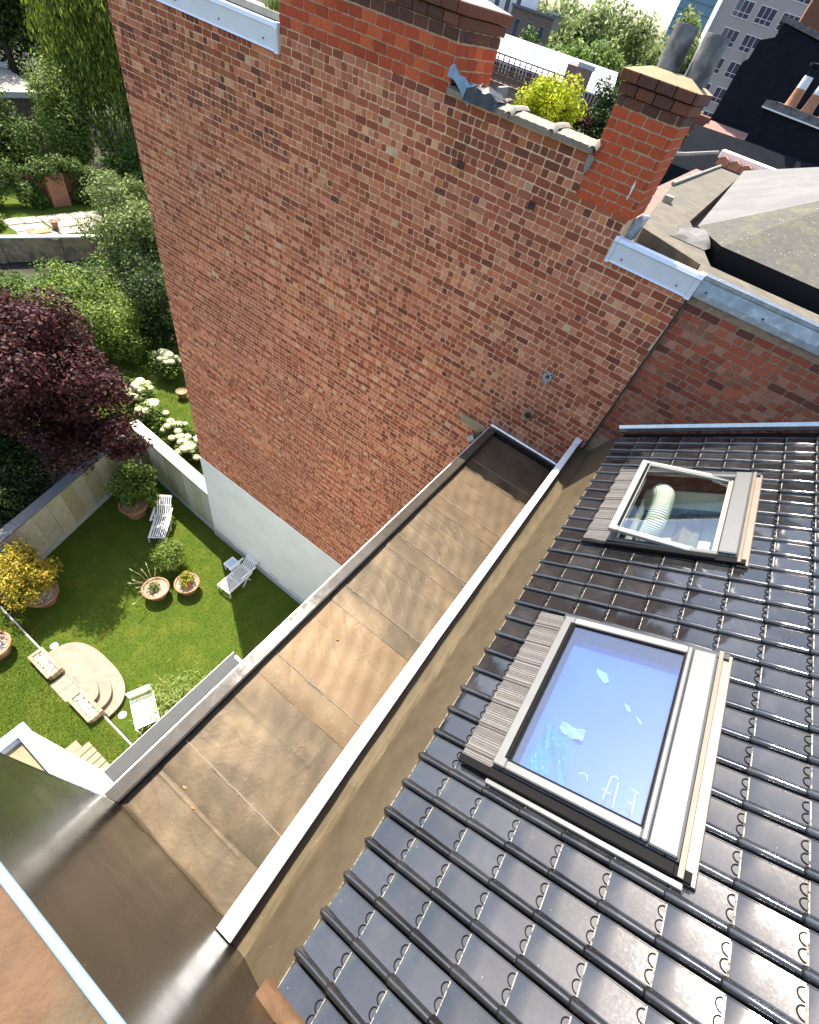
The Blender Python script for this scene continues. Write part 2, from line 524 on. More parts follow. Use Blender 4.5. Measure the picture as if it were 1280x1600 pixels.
# ================================================================= BRICK TOOLS
PAL_MAIN_ST = [((.40, .098, .050), 5), ((.33, .078, .042), 5), ((.46, .125, .065), 3), ((.25, .062, .036), 1.4), ((.52, .165, .090), 1.4), ((.50, .130, .050), .8)]
PAL_MAIN_HD = [((.60, .195, .110), 6), ((.66, .240, .140), 5), ((.54, .160, .085), 5), ((.68, .33, .175), 1.1), ((.46, .125, .066), 2.4), ((.30, .082, .048), .8), ((.62, .20, .07), 1.0), ((.58, .40, .24), .35)]
PAL_MAIN_MIXED = [((.36, .088, .045), 4), ((.44, .12, .065), 4), ((.28, .070, .040), 3), ((.54, .19, .105), 3), ((.38, .115, .068), 2), ((.20, .06, .04), 1)]
PAL_DARK = [((.20, .055, .034), 3), ((.15, .046, .032), 3), ((.27, .078, .042), 3), ((.33, .10, .045), 2), ((.36, .11, .04), 1)]
PAL_OLD = [((.36, .080, .042), 4), ((.28, .062, .036), 4), ((.42, .10, .05), 3), ((.31, .11, .066), 2), ((.15, .046, .034), 1.5), ((.42, .16, .10), 1)]
PAL_RED = [((.46, .078, .030), 4), ((.41, .066, .027), 3), ((.50, .098, .036), 3), ((.36, .06, .027), 2)]
PAL_SOOT = [((.13, .05, .033), 3), ((.10, .044, .032), 3), ((.17, .058, .036), 2)]


def pick(pal):
    w = np.array([p[1] for p in pal], float)
    i = RNG.choice(len(pal), p=w / w.sum())
    return tuple(np.array(pal[i][0]) * (1.10, 1.22, 1.18) * RNG.uniform(0.9, 1.1))


def brick_geo(w, h, d, jit=0.0022, corner=0.0075):
    """brick lying in the XZ plane, front towards -Y, centred; d = how proud it stands of y=0"""
    a, b, k = w / 2, h / 2, corner
    ring = [(-a + k, -b), (a - k, -b), (a, -b + k), (a, b - k), (a - k, b), (-a + k, b), (-a, b - k), (-a, -b + k)]
    j = RNG.normal(0, jit, (8, 2))
    front = [(x * 0.972 + j[i, 0], -d + RNG.normal(0, 0.0008), z * 0.94 + j[i, 1]) for i, (x, z) in enumerate(ring)]
    back = [(x + j[i, 0], 0.012, z + j[i, 1]) for i, (x, z) in enumerate(ring)]
    mid = [(x + j[i, 0], -d + 0.0035, z + j[i, 1]) for i, (x, z) in enumerate(ring)]
    vs = front + mid + back
    fs = [tuple(range(8))] + [(8 + i, 8 + (i + 1) % 8, (i + 1) % 8, i) for i in range(8)] + [(16 + i, 16 + (i + 1) % 8, 8 + (i + 1) % 8, 8 + i) for i in range(8)]
    return vs, fs


def courses(x0, x1, z0, z1, ch, hd, p_header, keep=None, joint=0.010):
    out = []
    k = 0
    z = z0
    while z + ch <= z1 + 1e-6:
        x = x0 - RNG.uniform(0, hd)
        run, typ = 0, 'h'
        base = p_header if k % 2 else (1 - p_header) * 1.5
        while x < x1:
            if run <= 0:
                typ = 'h' if RNG.random() < base else 's'
                run = RNG.integers(3, 14) if typ == 'h' else RNG.integers(2, 6)
            w = hd if typ == 'h' else hd * 2
            w *= RNG.uniform(0.94, 1.06)
            a, b = max(x, x0), min(x + w, x1)
            if b - a > 0.035 and (keep is None or keep((a + b) / 2, z + ch / 2)):
                out.append(((a + b) / 2, z + ch / 2 + RNG.normal(0, 0.0015), b - a - joint * RNG.uniform(0.8, 1.25), ch - joint * RNG.uniform(0.85, 1.2), typ))
            x += w
            run -= 1
        z += ch
        k += 1
    return out


VARIANTS = {}


def variant(key, w, h, d, pal, material, n=10):
    """shared meshes for the bricks that are objects of their own"""
    if key not in VARIANTS:
        L = []
        for _ in range(n):
            vs, fs = brick_geo(w, h, d)
            L.append(mesh_from("brick", vs, fs, material, [pick(pal)] * len(vs)))
        VARIANTS[key] = L
    return VARIANTS[key][RNG.integers(n)]


def lay_bricks(lst, Y, parent, own, pal_of, material, hd, ch, tag, joined_name):
    """own: set of indices built as objects; the others joined in one 'stuff' part"""
    pw = np.array(world_loc(parent))
    mb = MB()
    for i, (x, z, w, h, t) in enumerate(lst):
        d = RNG.uniform(0.0005, 0.0040)
        pal = pal_of(x, z, t)
        if i in own:
            bw = (hd if t == 'h' else 2 * hd) - 0.010
            me = variant((tag, t, id(pal)), bw, ch - 0.010, 0.0, pal, material)
            add_mesh("brick", me, parent, np.array((x, Y - d, z)) - pw, (RNG.normal(0, .004), RNG.normal(0, .006), RNG.normal(0, .006)), (w / bw, 1, h / (ch - 0.010)))
        else:
            vs, fs = brick_geo(w, h, d)
            mb.cur = pick(pal)
            ry = RNG.normal(0, 0.006)
            mb.add([(x + p[0] + ry * p[2], Y + p[1], z + p[2] - ry * p[0]) for p in vs], fs)
    if mb.v:
        mb.build(joined_name, material, parent, kind="stuff")


def roof_z(x):
    return 12.22 + 0.7002 * (x + 0.008)


def shown_area(x, y, z, a):
    p = project((x, y, z))
    if p is None or not (-5 < p[0] < 1285 and -5 < p[1] < 1605):
        return 0
    r = np.linalg.norm(np.array((x, y, z - CAMZ)))
    return a * y / r ** 3


# ================================================================= BRICK HOUSE NEXT DOOR (party wall at y = 6)
bh = thing("brick_house", (-5, 6.2, 0), "tall red brick gable wall with two chimneys above a white rendered base", "house")
wall_poly = [(-9.93, 4.30), (-0.02, 4.30), (-0.02, 14.30), (-1.0, 14.30), (-1.0, 14.62), (-1.66, 14.62), (-1.66, 14.992), (-3.52, 14.992), (-3.52, 14.976),
             (-6.19, 14.976), (-6.19, 14.90), (-9.93, 14.90)]
wall = MB().prism(wall_poly, 'y', 6.0035, 6.38).build("wall", "mortar", bh)
MB().box(-9.9, -1.7, 6.38, 15.0, 0, 13.2).build("rear_body", "brown_wall", bh)
MB().box(-1.7, 8.0, 6.40, 15.6, 0, 14.2).build("side_body", "brown_wall", bh)
wr = MB().box(-9.95, 6.0, 5.975, 6.30, 0, 4.335).build("white_render", "white_render", bh)
MB().prism([(5.975, 4.335), (6.0, 4.365), (6.1, 4.365), (6.1, 4.335)], 'x', -9.94, 6).build("render_edge", "white_render", wr)
MB().box(-9.96, -1.4, 5.945, 5.974, 0, 0.30).build("plinth", "plinth", bh)
for (a, b, z) in ((-9.9, -8.9, 0.34), (-5.9, -5.0, 0.42), (-6.9, -6.4, 0.40)):
    MB().box(a, b, 5.968, 5.974, z, z + 0.025).build("crack", "slot_dark", wr)

MB().box(-.032, -.012, 5.994, 6.007, 4.37, 14.2).build("seam", "slot_dark", bh)
CH, HD = 0.0848, 0.0955


def main_keep(x, z):
    top = 14.24 if x > -1.0 else (14.60 if x > -1.66 else (14.95 if x > -3.52 else (14.97 if x > -6.19 else 14.74)))
    return z < top


main = courses(-9.93, -0.03, 4.375, 15.0, CH, HD, 0.92, main_keep, joint=0.0105)


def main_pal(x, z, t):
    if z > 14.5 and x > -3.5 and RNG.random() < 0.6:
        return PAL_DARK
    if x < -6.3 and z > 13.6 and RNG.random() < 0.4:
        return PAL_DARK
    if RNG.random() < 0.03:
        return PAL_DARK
    if RNG.random() < 0.10 + 0.035 * max(0.0, x + 7.0) + 0.03 * max(0.0, z - 11.5):  # deeper red bricks get likelier towards the right and the top
        return PAL_MAIN_MIXED
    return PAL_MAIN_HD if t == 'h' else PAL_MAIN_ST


def hidden_by_roof(x, z):
    return z < max(11.5, roof_z(x) if x > -0.2 else 0) and x > -1.45


score = np.array([0 if hidden_by_roof(b[0], b[1]) else shown_area(b[0], 6, b[1], b[2] * b[3]) for b in main])
own_main = set(np.argsort(-score)[:150].tolist())
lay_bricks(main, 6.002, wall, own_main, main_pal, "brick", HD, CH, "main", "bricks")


def chimney(name, x0, x1, y1, z0, z1, cap_z, course, st, parent, soot_from):
    """stack of modern red bricks, stretcher bond, front face flush with the wall"""
    st_ = MB().box(x0 + .006, x1 - .006, 6.006, y1 - .006, z0, cap_z).build(name, "chimney_mortar", parent)
    pw = np.array(world_loc(st_))
    k, z = 0, z0
    while z < cap_z - 0.02:
        pal = PAL_SOOT if z > soot_from else PAL_RED
        # front
        x = x0 - (st / 2 if k % 2 else 0)
        while x < x1 - 0.01:
            a, b = max(x, x0), min(x + st, x1)
            if b - a > 0.03:
                w = st if b - a > st * 0.9 else (b - a)
                me = variant((name, round(w, 2), id(pal)), w - 0.012, course - 0.013, 0.0, pal, "red_brick", 5)
                add_mesh("brick", me, st_, np.array(((a + b) / 2, 6.002 - RNG.uniform(.003, .007), z + course / 2)) - pw, (RNG.normal(0, .003), RNG.normal(0, .003), RNG.normal(0, .004)))
            x += st
        # right-hand side (towards +x)
        y = 6.0 - (0 if k % 2 else st / 2)
        while y < y1 - 0.01:
            a, b = max(y, 6.0), min(y + st, y1)
            if b - a > 0.03:
                w = st if b - a > st * 0.9 else (b - a)
                me = variant((name, round(w, 2), id(pal)), w - 0.012, course - 0.013, 0.0, pal, "red_brick", 5)
                add_mesh("brick", me, st_, np.array((x1 - 0.002 + RNG.uniform(.002, .005), (a + b) / 2, z + course / 2)) - pw, (0, 0, rad(90)))
            y += st
        z += course
        k += 1
    return st_


c1 = chimney("chimney", -6.19, -3.52, 6.95, 14.977, 15.50, 15.50, 0.1045, 0.204, bh, 15.38)
cp = MB()
for k, (o, z) in enumerate(((0.03, 15.503), (0.06, 15.598))):
    x = -6.19 - o
    while x < -3.52 + o - 0.02:
        b = min(x + 0.205, -3.52 + o)
        cp.cur = pick(PAL_SOOT)
        cp.bbox(x + .004, b - .004, 6.0 - o, 6.95 + o, z + .003, z + .091, 0.006)
        x += 0.205
cp.build("corbel_courses", "red_brick", c1)
MB().add([(-6.24, 5.945, 15.692), (-3.47, 5.945, 15.692), (-3.47, 7.0, 15.692), (-6.24, 7.0, 15.692), (-6.0, 6.3, 15.76), (-3.75, 6.3, 15.76), (-3.75, 6.65, 15.76), (-6.0, 6.65, 15.76)],
         [(0, 1, 5, 4), (1, 2, 6, 5), (2, 3, 7, 6), (3, 0, 4, 7), (4, 5, 6, 7)]).build("mortar_crown", "pale_concrete", c1)
c2 = chimney("chimney", -1.655, -0.985, 6.62, 14.60, 15.48, 15.46, 0.0870, 0.176, bh, 15.34)
cp = MB()
cp.cur = (0.13, 0.06, 0.045)
for k, (o, z) in enumerate(((0.025, 15.465), (0.05, 15.552))):
    x = -1.655 - o
    while x < -0.985 + o - 0.02:
        b = min(x + 0.182, -0.985 + o)
        cp.cur = pick(PAL_SOOT)
        cp.bbox(x + .004, b - .004, 6.0 - o, 6.62 + o, z + .003, z + .083, 0.005)
        x += 0.182
cap2 = cp.build("corbel_courses", "red_brick", c2)
crown = MB()
crown.add([(-1.70, 5.955, 15.635), (-0.94, 5.955, 15.635), (-0.94, 6.665, 15.635), (-1.70, 6.665, 15.635),
           (-1.50, 6.12, 15.70), (-1.12, 6.12, 15.70), (-1.12, 6.50, 15.70), (-1.50, 6.50, 15.70)],
          [(0, 1, 5, 4), (1, 2, 6, 5), (2, 3, 7, 6), (3, 0, 4, 7), (4, 5, 6, 7)])
crown.build("mortar_crown", "sand_roof", c2)
for (px, py, hh) in ((-1.395, 6.30, 0.33), (-1.10, 6.30, 0.325)):
    MB().lathe([(0.108, 0.0), (0.108, hh - .01), (0.104, hh), (0.088, hh), (0.086, hh - 0.25), (0.0, hh - 0.25)], (px, py, 15.67), 28).build("chimney_pot", "pot_concrete", c2, smooth=True)
# dribble of pale mortar on the stack and the packed corner below it
MB().prism([(-1.13, 14.76), (-1.118, 14.80), (-1.132, 14.86), (-1.124, 14.93), (-1.108, 14.88), (-1.112, 14.80), (-1.118, 14.75)], 'y', 5.990, 6.0).build("mortar_drip", "white_render", c2)

# metal cappings
cap1 = MB().prism([(6.40, 14.965), (5.955, 14.985), (5.945, 14.94), (5.965, 14.93), (5.968, 14.735), (5.955, 14.715), (5.975, 14.715), (5.985, 14.93), (6.40, 14.93)], 'x', -10.0, -6.235)
cap1.build("metal_capping", "blue_zinc", bh)
MB().prism([(6.42, 14.99), (5.948, 14.995), (5.938, 14.93), (5.958, 14.72), (5.945, 14.705), (5.99, 14.70), (5.99, 14.95), (6.42, 14.96)], 'x', -6.233, -6.175).build("capping_end", "blue_zinc", bh)
for x in (-6.45, -7.3, -8.2):
    MB().tube([(x, 5.972, 14.80), (x, 5.958, 14.80)], 0.012, 8).build("rivet", "grey_metal", bh)
MB().box(-10.0, -6.21, 6.12, 6.42, 14.99, 15.06).build("gutter_ledge", "pale_concrete", bh)
cap2m = MB().prism([(6.13, 14.42), (5.955, 14.435), (5.94, 14.40), (5.962, 14.385), (5.968, 14.215), (5.955, 14.195), (5.978, 14.195), (5.985, 14.36), (6.13, 14.36)], 'x', -0.985, -0.07)
cap2m.build("metal_capping", "blue_zinc", bh)
for (a, b) in ((-1.03, -0.987), (-0.068, -0.005)):
    MB().prism([(6.14, 14.43), (5.948, 14.445), (5.932, 14.40), (5.955, 14.385), (5.960, 14.20), (5.95, 14.185), (5.99, 14.18), (5.99, 14.38), (6.14, 14.38)], 'x', a, b).build("capping_end", "blue_zinc", bh)
for x in (-0.86, -0.2):
    MB().tube([(x, 5.972, 14.26), (x, 5.956, 14.26)], 0.010, 8).build("rivet", "grey_metal", bh)

# coping stones between the chimneys
xs = [-3.52, -2.68, -2.15, -1.66]
for i in range(3):
    a, b = xs[i], xs[i + 1]
    MB().grid(lambda u, v, a=a, b=b: (a + .004 + (b - a - .008) * u, 5.93 + 0.46 * v, 15.075 - 0.05 * abs(v - 0.5) * 1.3 + 0.006 * math.sin(31 * u + 17 * v + a * 9)), 10, 6).build("coping_stone", "concrete", bh, smooth=True)
    MB().prism([(5.93, 15.042), (5.945, 14.990), (6.37, 14.990), (6.39, 15.042)], 'x', a + .004, b - .004).build("coping_bed", "concrete", bh)
for x in xs[1:]:
    MB().grid(lambda u, v, x=x: (x - .05 + .1 * u, 5.905 + 0.5 * v, 15.066 + 0.030 * math.sin(math.pi * u) + 0.012 * math.sin(math.pi * v) - 0.04 * (abs(v - .5) > .47)), 8, 8).build("saddle_joint", "concrete", bh, smooth=True)
MB().prism([(-1.70, 14.98), (-1.62, 14.97), (-1.63, 14.86), (-1.66, 14.80), (-1.69, 14.87)], 'y', 5.975, 6.01).build("mortar_smear", "concrete", bh)

# plastic wrapped over the coping against the left chimney
pl = thing("plastic_sheet", (-3.40, 6.1, 15.05), "crumpled blue plastic tucked on the coping against the wide chimney", "plastic")
MB().grid(lambda u, v: (-3.53 + 0.34 * u, 5.91 + 0.34 * v, 15.10 + 0.07 * math.sin(3 * u + 1) * math.cos(4 * v) + 0.03 * math.sin(13 * u) * math.sin(11 * v) - 0.09 * (v < 0.1) + 0.06 * (1 - u)), 12, 10).build("sheet", "blue_grey_plastic", pl, smooth=True)
MB().grid(lambda u, v: (-3.27 + 0.42 * u, 5.90 + 0.30 * v, 15.10 + 0.05 * math.sin(math.pi * v) * math.sin(math.pi * u) + 0.018 * math.sin(15 * u + 3) * math.sin(9 * v) - 0.10 * (v < 0.1)), 12, 8).build("dark_fold", "black_plastic", pl, smooth=True)

# fittings on the wall face
br = thing("wall_bracket", (-0.98, 5.98, 12.62), "square galvanised anchor plate bolted to the brick wall", "plate")
T = Matrix.Translation((-0.985, 5.985, 12.62)) @ Matrix.Rotation(rad(2), 4, 'Y')
MB().bbox(-0.065, 0.065, -0.012, 0.0, -0.085, 0.085, 0.003).build("plate", "galvanised", br, T=T)
for (x, z) in ((-.042, .06), (.042, .06), (-.042, -.06), (.042, -.06)):
    MB().tube([(x, -0.012, z), (x, -0.024, z)], 0.010, 6).build("bolt", "slot_dark", br, T=T)
MB().tube([(0.0, -0.012, .015), (0.0, -0.045, .015)], [0.026, 0.018], 10).build("eyelet", "grey_metal", br, T=T)
sp = thing("wall_spout", (-0.98, 6, 11.92), "dark round socket set in a broken patch of the brick wall", "pipe")
MB().tube([(-0.975, 6.0, 11.95), (-0.975, 5.955, 11.95)], [0.055, 0.05], 14).build("socket", "rust", sp)
MB().prism([(-1.06, 11.86), (-0.93, 11.85), (-0.90, 12.03), (-1.02, 12.07)], 'y', 5.985, 6.0).build("patch", "old_mortar", sp)
MB().tube([(-0.975, 5.958, 11.95), (-0.975, 5.945, 11.95)], 0.034, 12).build("bore", "slot_dark", sp)
bd = thing("wood_board", (-1.72, 5.98, 11.28), "weathered pale board fixed flat on the brick wall above the flat roof", "board")
MB().bbox(-1.97, -1.50, 5.965, 5.995, 11.19, 11.34, 0.006).build("plank", "old_wood", bd)
for x in (-1.90, -1.58):
    MB().tube([(x, 5.966, 11.26), (x, 5.958, 11.26)], 0.008, 6).build("nail", "slot_dark", bd)
dp = thing("drain_outlet", (-1.52, 5.85, 11.0), "short grey plastic pipe end with black elbow below the roof corner", "pipe")
MB().tube([(-1.50, 5.93, 11.22), (-1.55, 5.93, 11.16), (-1.60, 5.93, 11.10)], 0.045, 14).build("elbow", "black_plastic", dp, smooth=True)
MB().tube([(-1.60, 5.93, 11.10), (-1.68, 5.93, 10.98)], 0.052, 16).build("sleeve", "galvanised", dp, smooth=True)
for k, (x, z) in enumerate(((-3.14, 14.43), (-2.10, 14.36))):
    a = MB()
    a.box(x - .045, x + .045, 5.992, 6.01, z - .04, z + .04)
    vent = a.build("air_brick", "slot_dark", bh)
    for i in range(4):
        MB().box(x - .045 + i * .026, x - .037 + i * .026, 5.985, 5.992, z - .04, z + .04).build("bar", "rust", vent)

# ================================================================= OLD WALL WITH ZINC GUTTER (right of the seam)
ow = thing("old_brick_wall", (1.5, 6.25, 12), "rough old red brick wall under the zinc gutter beside the tiled roof", "wall")
owall = MB().box(-0.015, 4.2, 6.045, 6.39, 11.0, 14.26).build("wall", "old_mortar", ow)
old = courses(-0.01, 4.0, 11.9, 14.22, 0.083, 0.100, 0.75, lambda x, z: z > roof_z(x) - 0.12, joint=0.014)
sc_old = np.array([shown_area(b[0], 6.04, b[1], b[2] * b[3]) for b in old])
own_old = set(i for i in np.argsort(-sc_old)[:295].tolist() if sc_old[i] > 0)
lay_bricks(old, 6.040, owall, own_old, lambda x, z, t: PAL_OLD, "brick", 0.098, 0.079, "old", "bricks")
MB().prism([(6.12, 14.440), (5.975, 14.455), (5.955, 14.445), (5.965, 14.415), (5.985, 14.40), (5.975, 14.29), (5.990, 14.225), (6.02, 14.215), (6.03, 14.40), (6.12, 14.40)], 'x', 0.0, 5.0).build("zinc_gutter", "old_zinc", ow)
MB().prism([(6.0, 14.462), (5.97, 14.475), (5.95, 14.452), (5.965, 14.44), (5.99, 14.455)], 'x', 0.0, 5.0).build("gutter_bead", "bright_zinc", ow)
for x in (0.1, 0.72, 1.3, 1.9):
    MB().tube([(x, 5.985, 14.31), (x, 5.966, 14.31)], 0.012, 8).build("rivet", "grey_metal", ow)

# ================================================================= OUR HOUSE: TILED ROOF, SKYLIGHTS, FLAT ROOF
PITCH = rad(35)
S_, N_ = np.array([math.cos(PITCH), 0, math.sin(PITCH)]), np.array([-math.sin(PITCH), 0, math.cos(PITCH)])
ROOF_O = np.array([0, 0, CAMZ]) + N_ * (-2.9009)
TR = Matrix(((S_[0], 0, N_[0], ROOF_O[0]), (0, 1, 0, ROOF_O[1]), (S_[2], 0, N_[2], ROOF_O[2]), (0, 0, 0, 1)))   # (s, y, h) -> world
S0, GA, TW = -1.665, 0.2475, 0.1945
RIDGE = 1.9
house = thing("tiled_house", (0.5, 2.8, 0), "near house with glossy black tiled roof, two skylights and a brown flat roof", "house")
deck = MB()
holes = [(1.17, 2.37), (3.57, 4.78)]
ys = [-0.42, 1.17, 2.37, 3.57, 4.78, 5.98]
for i in range(5):
    segs = [(S0 + 0.02, RIDGE)] if i % 2 == 0 else [(S0 + 0.02, -1.10), (-0.22, RIDGE)]
    for a, b in segs:
        deck.box(a, b, ys[i], ys[i + 1], -0.12, -0.012)
tr = deck.build("tile_roof", "rubber", house, T=TR)

# one tile: rolled rib + flat pan, wedge shaped, two half-round nibs beside the head lap
prof = [(0.004, -.010), (0.005, .007), (.009, .016), (.016, .0225), (.024, .0255), (.032, .0245), (.040, .0185), (.046, .010), (.050, .0035), (.0545, .001), (.057, .000),
        (.186, .000), (.1875, .0040), (.1910, .0040), (.1918, -.002), (.1925, -.010)]


def tile_mesh(seed):
    r = random.Random(seed)
    mb = MB()
    xs_ = [0.0, 0.0055, 0.09, 0.18, 0.262]
    n = len(prof)

    def base(x):
        return 0.0245 - 0.036 * x
    rows = []
    for x in xs_:
        k = 1.0 - 0.22 * x / 0.262
        row = []
        for (y, h) in prof:
            rib = y < 0.056
            yy = 0.028 + (y - 0.028) * (k if rib else 1.0)
            hh = h * (k if rib else 1)
            ez = -0.0035 if x == 0.0 else 0.0
            row.append((x - (0.010 if rib and x < 0.01 else 0), yy, base(x) + hh + ez))
        rows.append(row)
    vs = [p for row in rows for p in row]
    fs = [(i * n + j, (i + 1) * n + j, (i + 1) * n + j + 1, i * n + j + 1) for i in range(len(xs_) - 1) for j in range(n - 1)]
    # butt face
    b0 = len(vs)
    vs += [(p[0] + 0.004, p[1], 0.002) for p in rows[0]]
    fs += [(j, j + 1, b0 + j + 1, b0 + j) for j in range(n - 1)]
    # rounded rib nose
    b1 = len(vs)
    nose = [(-0.022, 0.028 + (p[1] - 0.028) * 0.55, 0.016 + (p[2] - 0.016) * 0.62) for p in rows[0][:10]]
    vs += nose
    fs += [(j + 1, j, b1 + j, b1 + j + 1) for j in range(9)]
    vs += [(-0.022, 0.028, 0.010)]
    fs += [(b1 + j + 1, b1 + j, len(vs) - 1) for j in range(9)]
    edge0 = len(mb.f) + (len(xs_) - 1) * (n - 1)
    mb.add(vs, fs)
    nib0 = len(mb.f)
    for yc in (0.090, 0.150):
        seg = 8
        ring = []
        for k in range(seg + 1):
            a = math.pi * k / seg
            for rr, hh in ((0.0275, -.001), (0.0265, 0.0060), (0.0225, 0.0060), (0.0215, -.001)):
                x = GA - 0.003 - rr * math.sin(a)
                ring.append((x, yc + rr * math.cos(a), base(x) + hh))
        mb.add(ring, [(k * 4 + j, k * 4 + j + 1, k * 4 + 4 + j + 1, k * 4 + 4 + j) for k in range(seg) for j in range(3)])
    me = mesh_from("tile", mb.v, mb.f, "glaze", None, True)
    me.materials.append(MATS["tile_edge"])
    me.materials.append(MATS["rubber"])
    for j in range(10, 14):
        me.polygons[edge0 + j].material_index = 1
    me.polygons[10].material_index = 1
    for f in range(nib0, len(mb.f)):  # nibs set matte black: their shaded outline is put into the colour
        me.polygons[f].material_index = 2
    me.set_sharp_from_angle(angle=rad(38))
    return me, mb


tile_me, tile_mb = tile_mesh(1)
pw = np.array(world_loc(tr))
far_tiles = MB()
cols_y = [0.002 + k * TW - 0.028 for k in range(-2, 31)]
for j in range(15):
    s = S0 + j * GA
    for y in cols_y:
        if y + TW > 5.975 or y < -0.43:
            continue
        cs, cy = s + GA / 2, y + TW / 2
        if -1.20 < cs < -0.12 and (1.10 < cy < 2.44 or 3.50 < cy < 4.86):
            continue
        P = ROOF_O + S_ * s + np.array([0, y, 0])
        if j < 9:
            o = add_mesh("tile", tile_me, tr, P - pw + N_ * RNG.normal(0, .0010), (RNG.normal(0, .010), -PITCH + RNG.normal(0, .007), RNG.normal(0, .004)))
        else:
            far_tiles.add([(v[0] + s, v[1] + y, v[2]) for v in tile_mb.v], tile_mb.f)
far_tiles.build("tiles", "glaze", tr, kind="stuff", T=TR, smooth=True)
MB().prism([(3.22, 14.46), (7.2, 11.7), (7.2, 11.58), (3.22, 14.34)], 'y', -0.42, 5.98).build("street_slope", "glaze", house)

# flashing where the tiles meet the old wall and along the near wall
MB().box(S0 - .05, RIDGE, 5.992, 6.035, 0.02, 0.066).build("abutment_flashing", "bright_zinc", house, T=TR)
MB().prism([(6.012, 0.066), (6.035, 0.066), (6.035, 0.10), (6.028, 0.10)], 'x', S0 - .05, RIDGE).build("flashing_upstand", "bright_zinc", house, T=TR)
MB().grid(lambda u, v: (S0 - .06 + 3.0 * u, -0.43 + 0.095 * v, 0.060 + 0.010 * math.sin(23 * u) * math.sin(5 * v) - 0.05 * max(0, v - 0.8) * 5 + .004 * math.sin(61 * u + 9 * v)), 60, 8).build("edge_flap", "top_membrane", house, T=TR, smooth=True)


def skylight(y0, y1, tilt, parent):
    a, b = -1.175, -0.160
    f = MB()
    f.bbox(a, a + .055, y0, y1, -.10, .085, .006)
    f.bbox(b - .06, b, y0, y1, -.10, .085, .006)
    f.bbox(a + .056, b - .061, y0, y0 + .05, -.10, .085, .006)
    f.bbox(a + .056, b - .061, y1 - .05, y1, -.10, .085, .006)
    root = f.build("skylight", "frame_metal", parent, T=TR)
    # flashing around, pleated apron below, tan strip above, hood
    ap = MB()
    n = int((y1 - y0 + .07) / 0.0042)

    def apf(u, v):
        y = y0 - .06 + (y1 - y0 + .10) * v
        s = -1.405 + 0.225 * u
        k = (y - cols_y[0]) % TW
        rib = 0.030 * math.exp(-((k - .026) / .022) ** 2)
        return (s + .006 * math.sin(y * 33), y, .045 + rib * .8 + .0045 * math.cos(2 * math.pi * y / 0.0165) + .012 * u)
    ap.grid(apf, 4, n)
    ap.build("pleated_apron", "lead_apron", root, T=TR)
    MB().prism([(y0 - .06, .05), (y0 - .06, .072), (y0 - .012, .078), (y0 - .006, .055)], 'x', -1.40, -.10).build("side_flashing", "rubber", root, T=TR)
    MB().prism([(y1 + .006, .055), (y1 + .012, .078), (y1 + .06, .072), (y1 + .06, .05)], 'x', -1.20, -.10).build("side_flashing", "grey_metal", root, T=TR)
    MB().prism([(b + .002, .03), (b + .004, .085), (b + .028, .088), (b + .030, .058), (b + .075, .052), (b + .08, .03)], 'y', y0 - .06, y1 + .06).build("head_flashing", "tan_flashing", root, T=TR)
    MB().bbox(b - .135, b - .004, y0 + .002, y1 - .002, .086, .118, .008).build("hood", "frame_metal", root, T=TR)
    # reveal lining down to the room
    ln = MB()
    for (p, q) in (((a + .06, y0 + .05), (b - .13, y0 + .05)), ((b - .06, y0 + .05), (b - .06, y1 - .05)), ((b - .06, y1 - .05), (a + .06, y1 - .05)), ((a + .06, y1 - .05), (a + .06, y0 + .05))):
        ln.quad((p[0], p[1], .05), (q[0], q[1], .05), (q[0], q[1], -.36), (p[0], p[1], -.36))
    ln.build("reveal_lining", "plaster", root, T=TR)
    # sash, turned about its middle when open
    sm = (a + b) / 2 - .03
    TS = TR @ Matrix.Translation((sm, 0, .092)) @ Matrix.Rotation(tilt, 4, 'Y') @ Matrix.Translation((-sm, 0, -.092))
    sa, sb = a + .004, b - .138
    w = .082
    rails = [("sash_rail", (sa, sa + w, y0 + .003, y1 - .003)), ("sash_rail", (sb - .03, sb, y0 + .003, y1 - .003)),
             ("sash_rail", (sa + w + .001, sb - .031, y0 + .003, y0 + .003 + .055)), ("sash_rail", (sa + w + .001, sb - .031, y1 - .058, y1 - .003))]
    for k, (nm, (p, q, r, t)) in enumerate(rails):
        MB().bbox(p, q, r, t, .086, .128, .007).build(nm, "frame_pale" if (tilt or k == 3) else "frame_metal", root, T=TS)
        if k == 0:
            MB().box(p + .060, q + .004, r + .06, t - .06, .1285, .131).build("rail_groove", "rubber", root, T=TS)
    for (p, q, r, t) in ((sa + w, sa + w + .012, y0 + .058, y1 - .058), (sb - .044, sb - .03, y0 + .058, y1 - .058),
                         (sa + w + .012, sb - .044, y0 + .058, y0 + .070), (sa + w + .012, sb - .044, y1 - .070, y1 - .058)):
        MB().box(p, q, r, t, .088, .117).build("glazing_bead", "rubber" if not tilt else "frame_pale", root, T=TS)
    MB().box(sa + w - .01, sb - .02, y0 + .05, y1 - .05, .098, .106).build("pane", "clear_glass" if tilt else "film_glass", root, T=TS)
    return root, TS, (sa, sb, y0, y1)


sk2, TS2, g2 = skylight(1.11, 2.43, 0.0, house)
sk1, TS1, g1 = skylight(3.52, 4.85, rad(12.5), house)
# dark gap trim along the lower long side of the open sash
MB().bbox(-1.175, -0.30, 3.462, 3.515, .03, .085, .006).build("weather_strip", "rubber", sk1, T=TR)
MB().bbox(-1.19, -0.17, 1.045, 1.105, .02, .080, .006).build("weather_strip", "rubber", sk2, T=TR)
MB().bbox(-1.19, -0.13, 1.012, 1.044, .012, .05, .004).build("drip_strip", "frame_metal", sk2, T=TR)

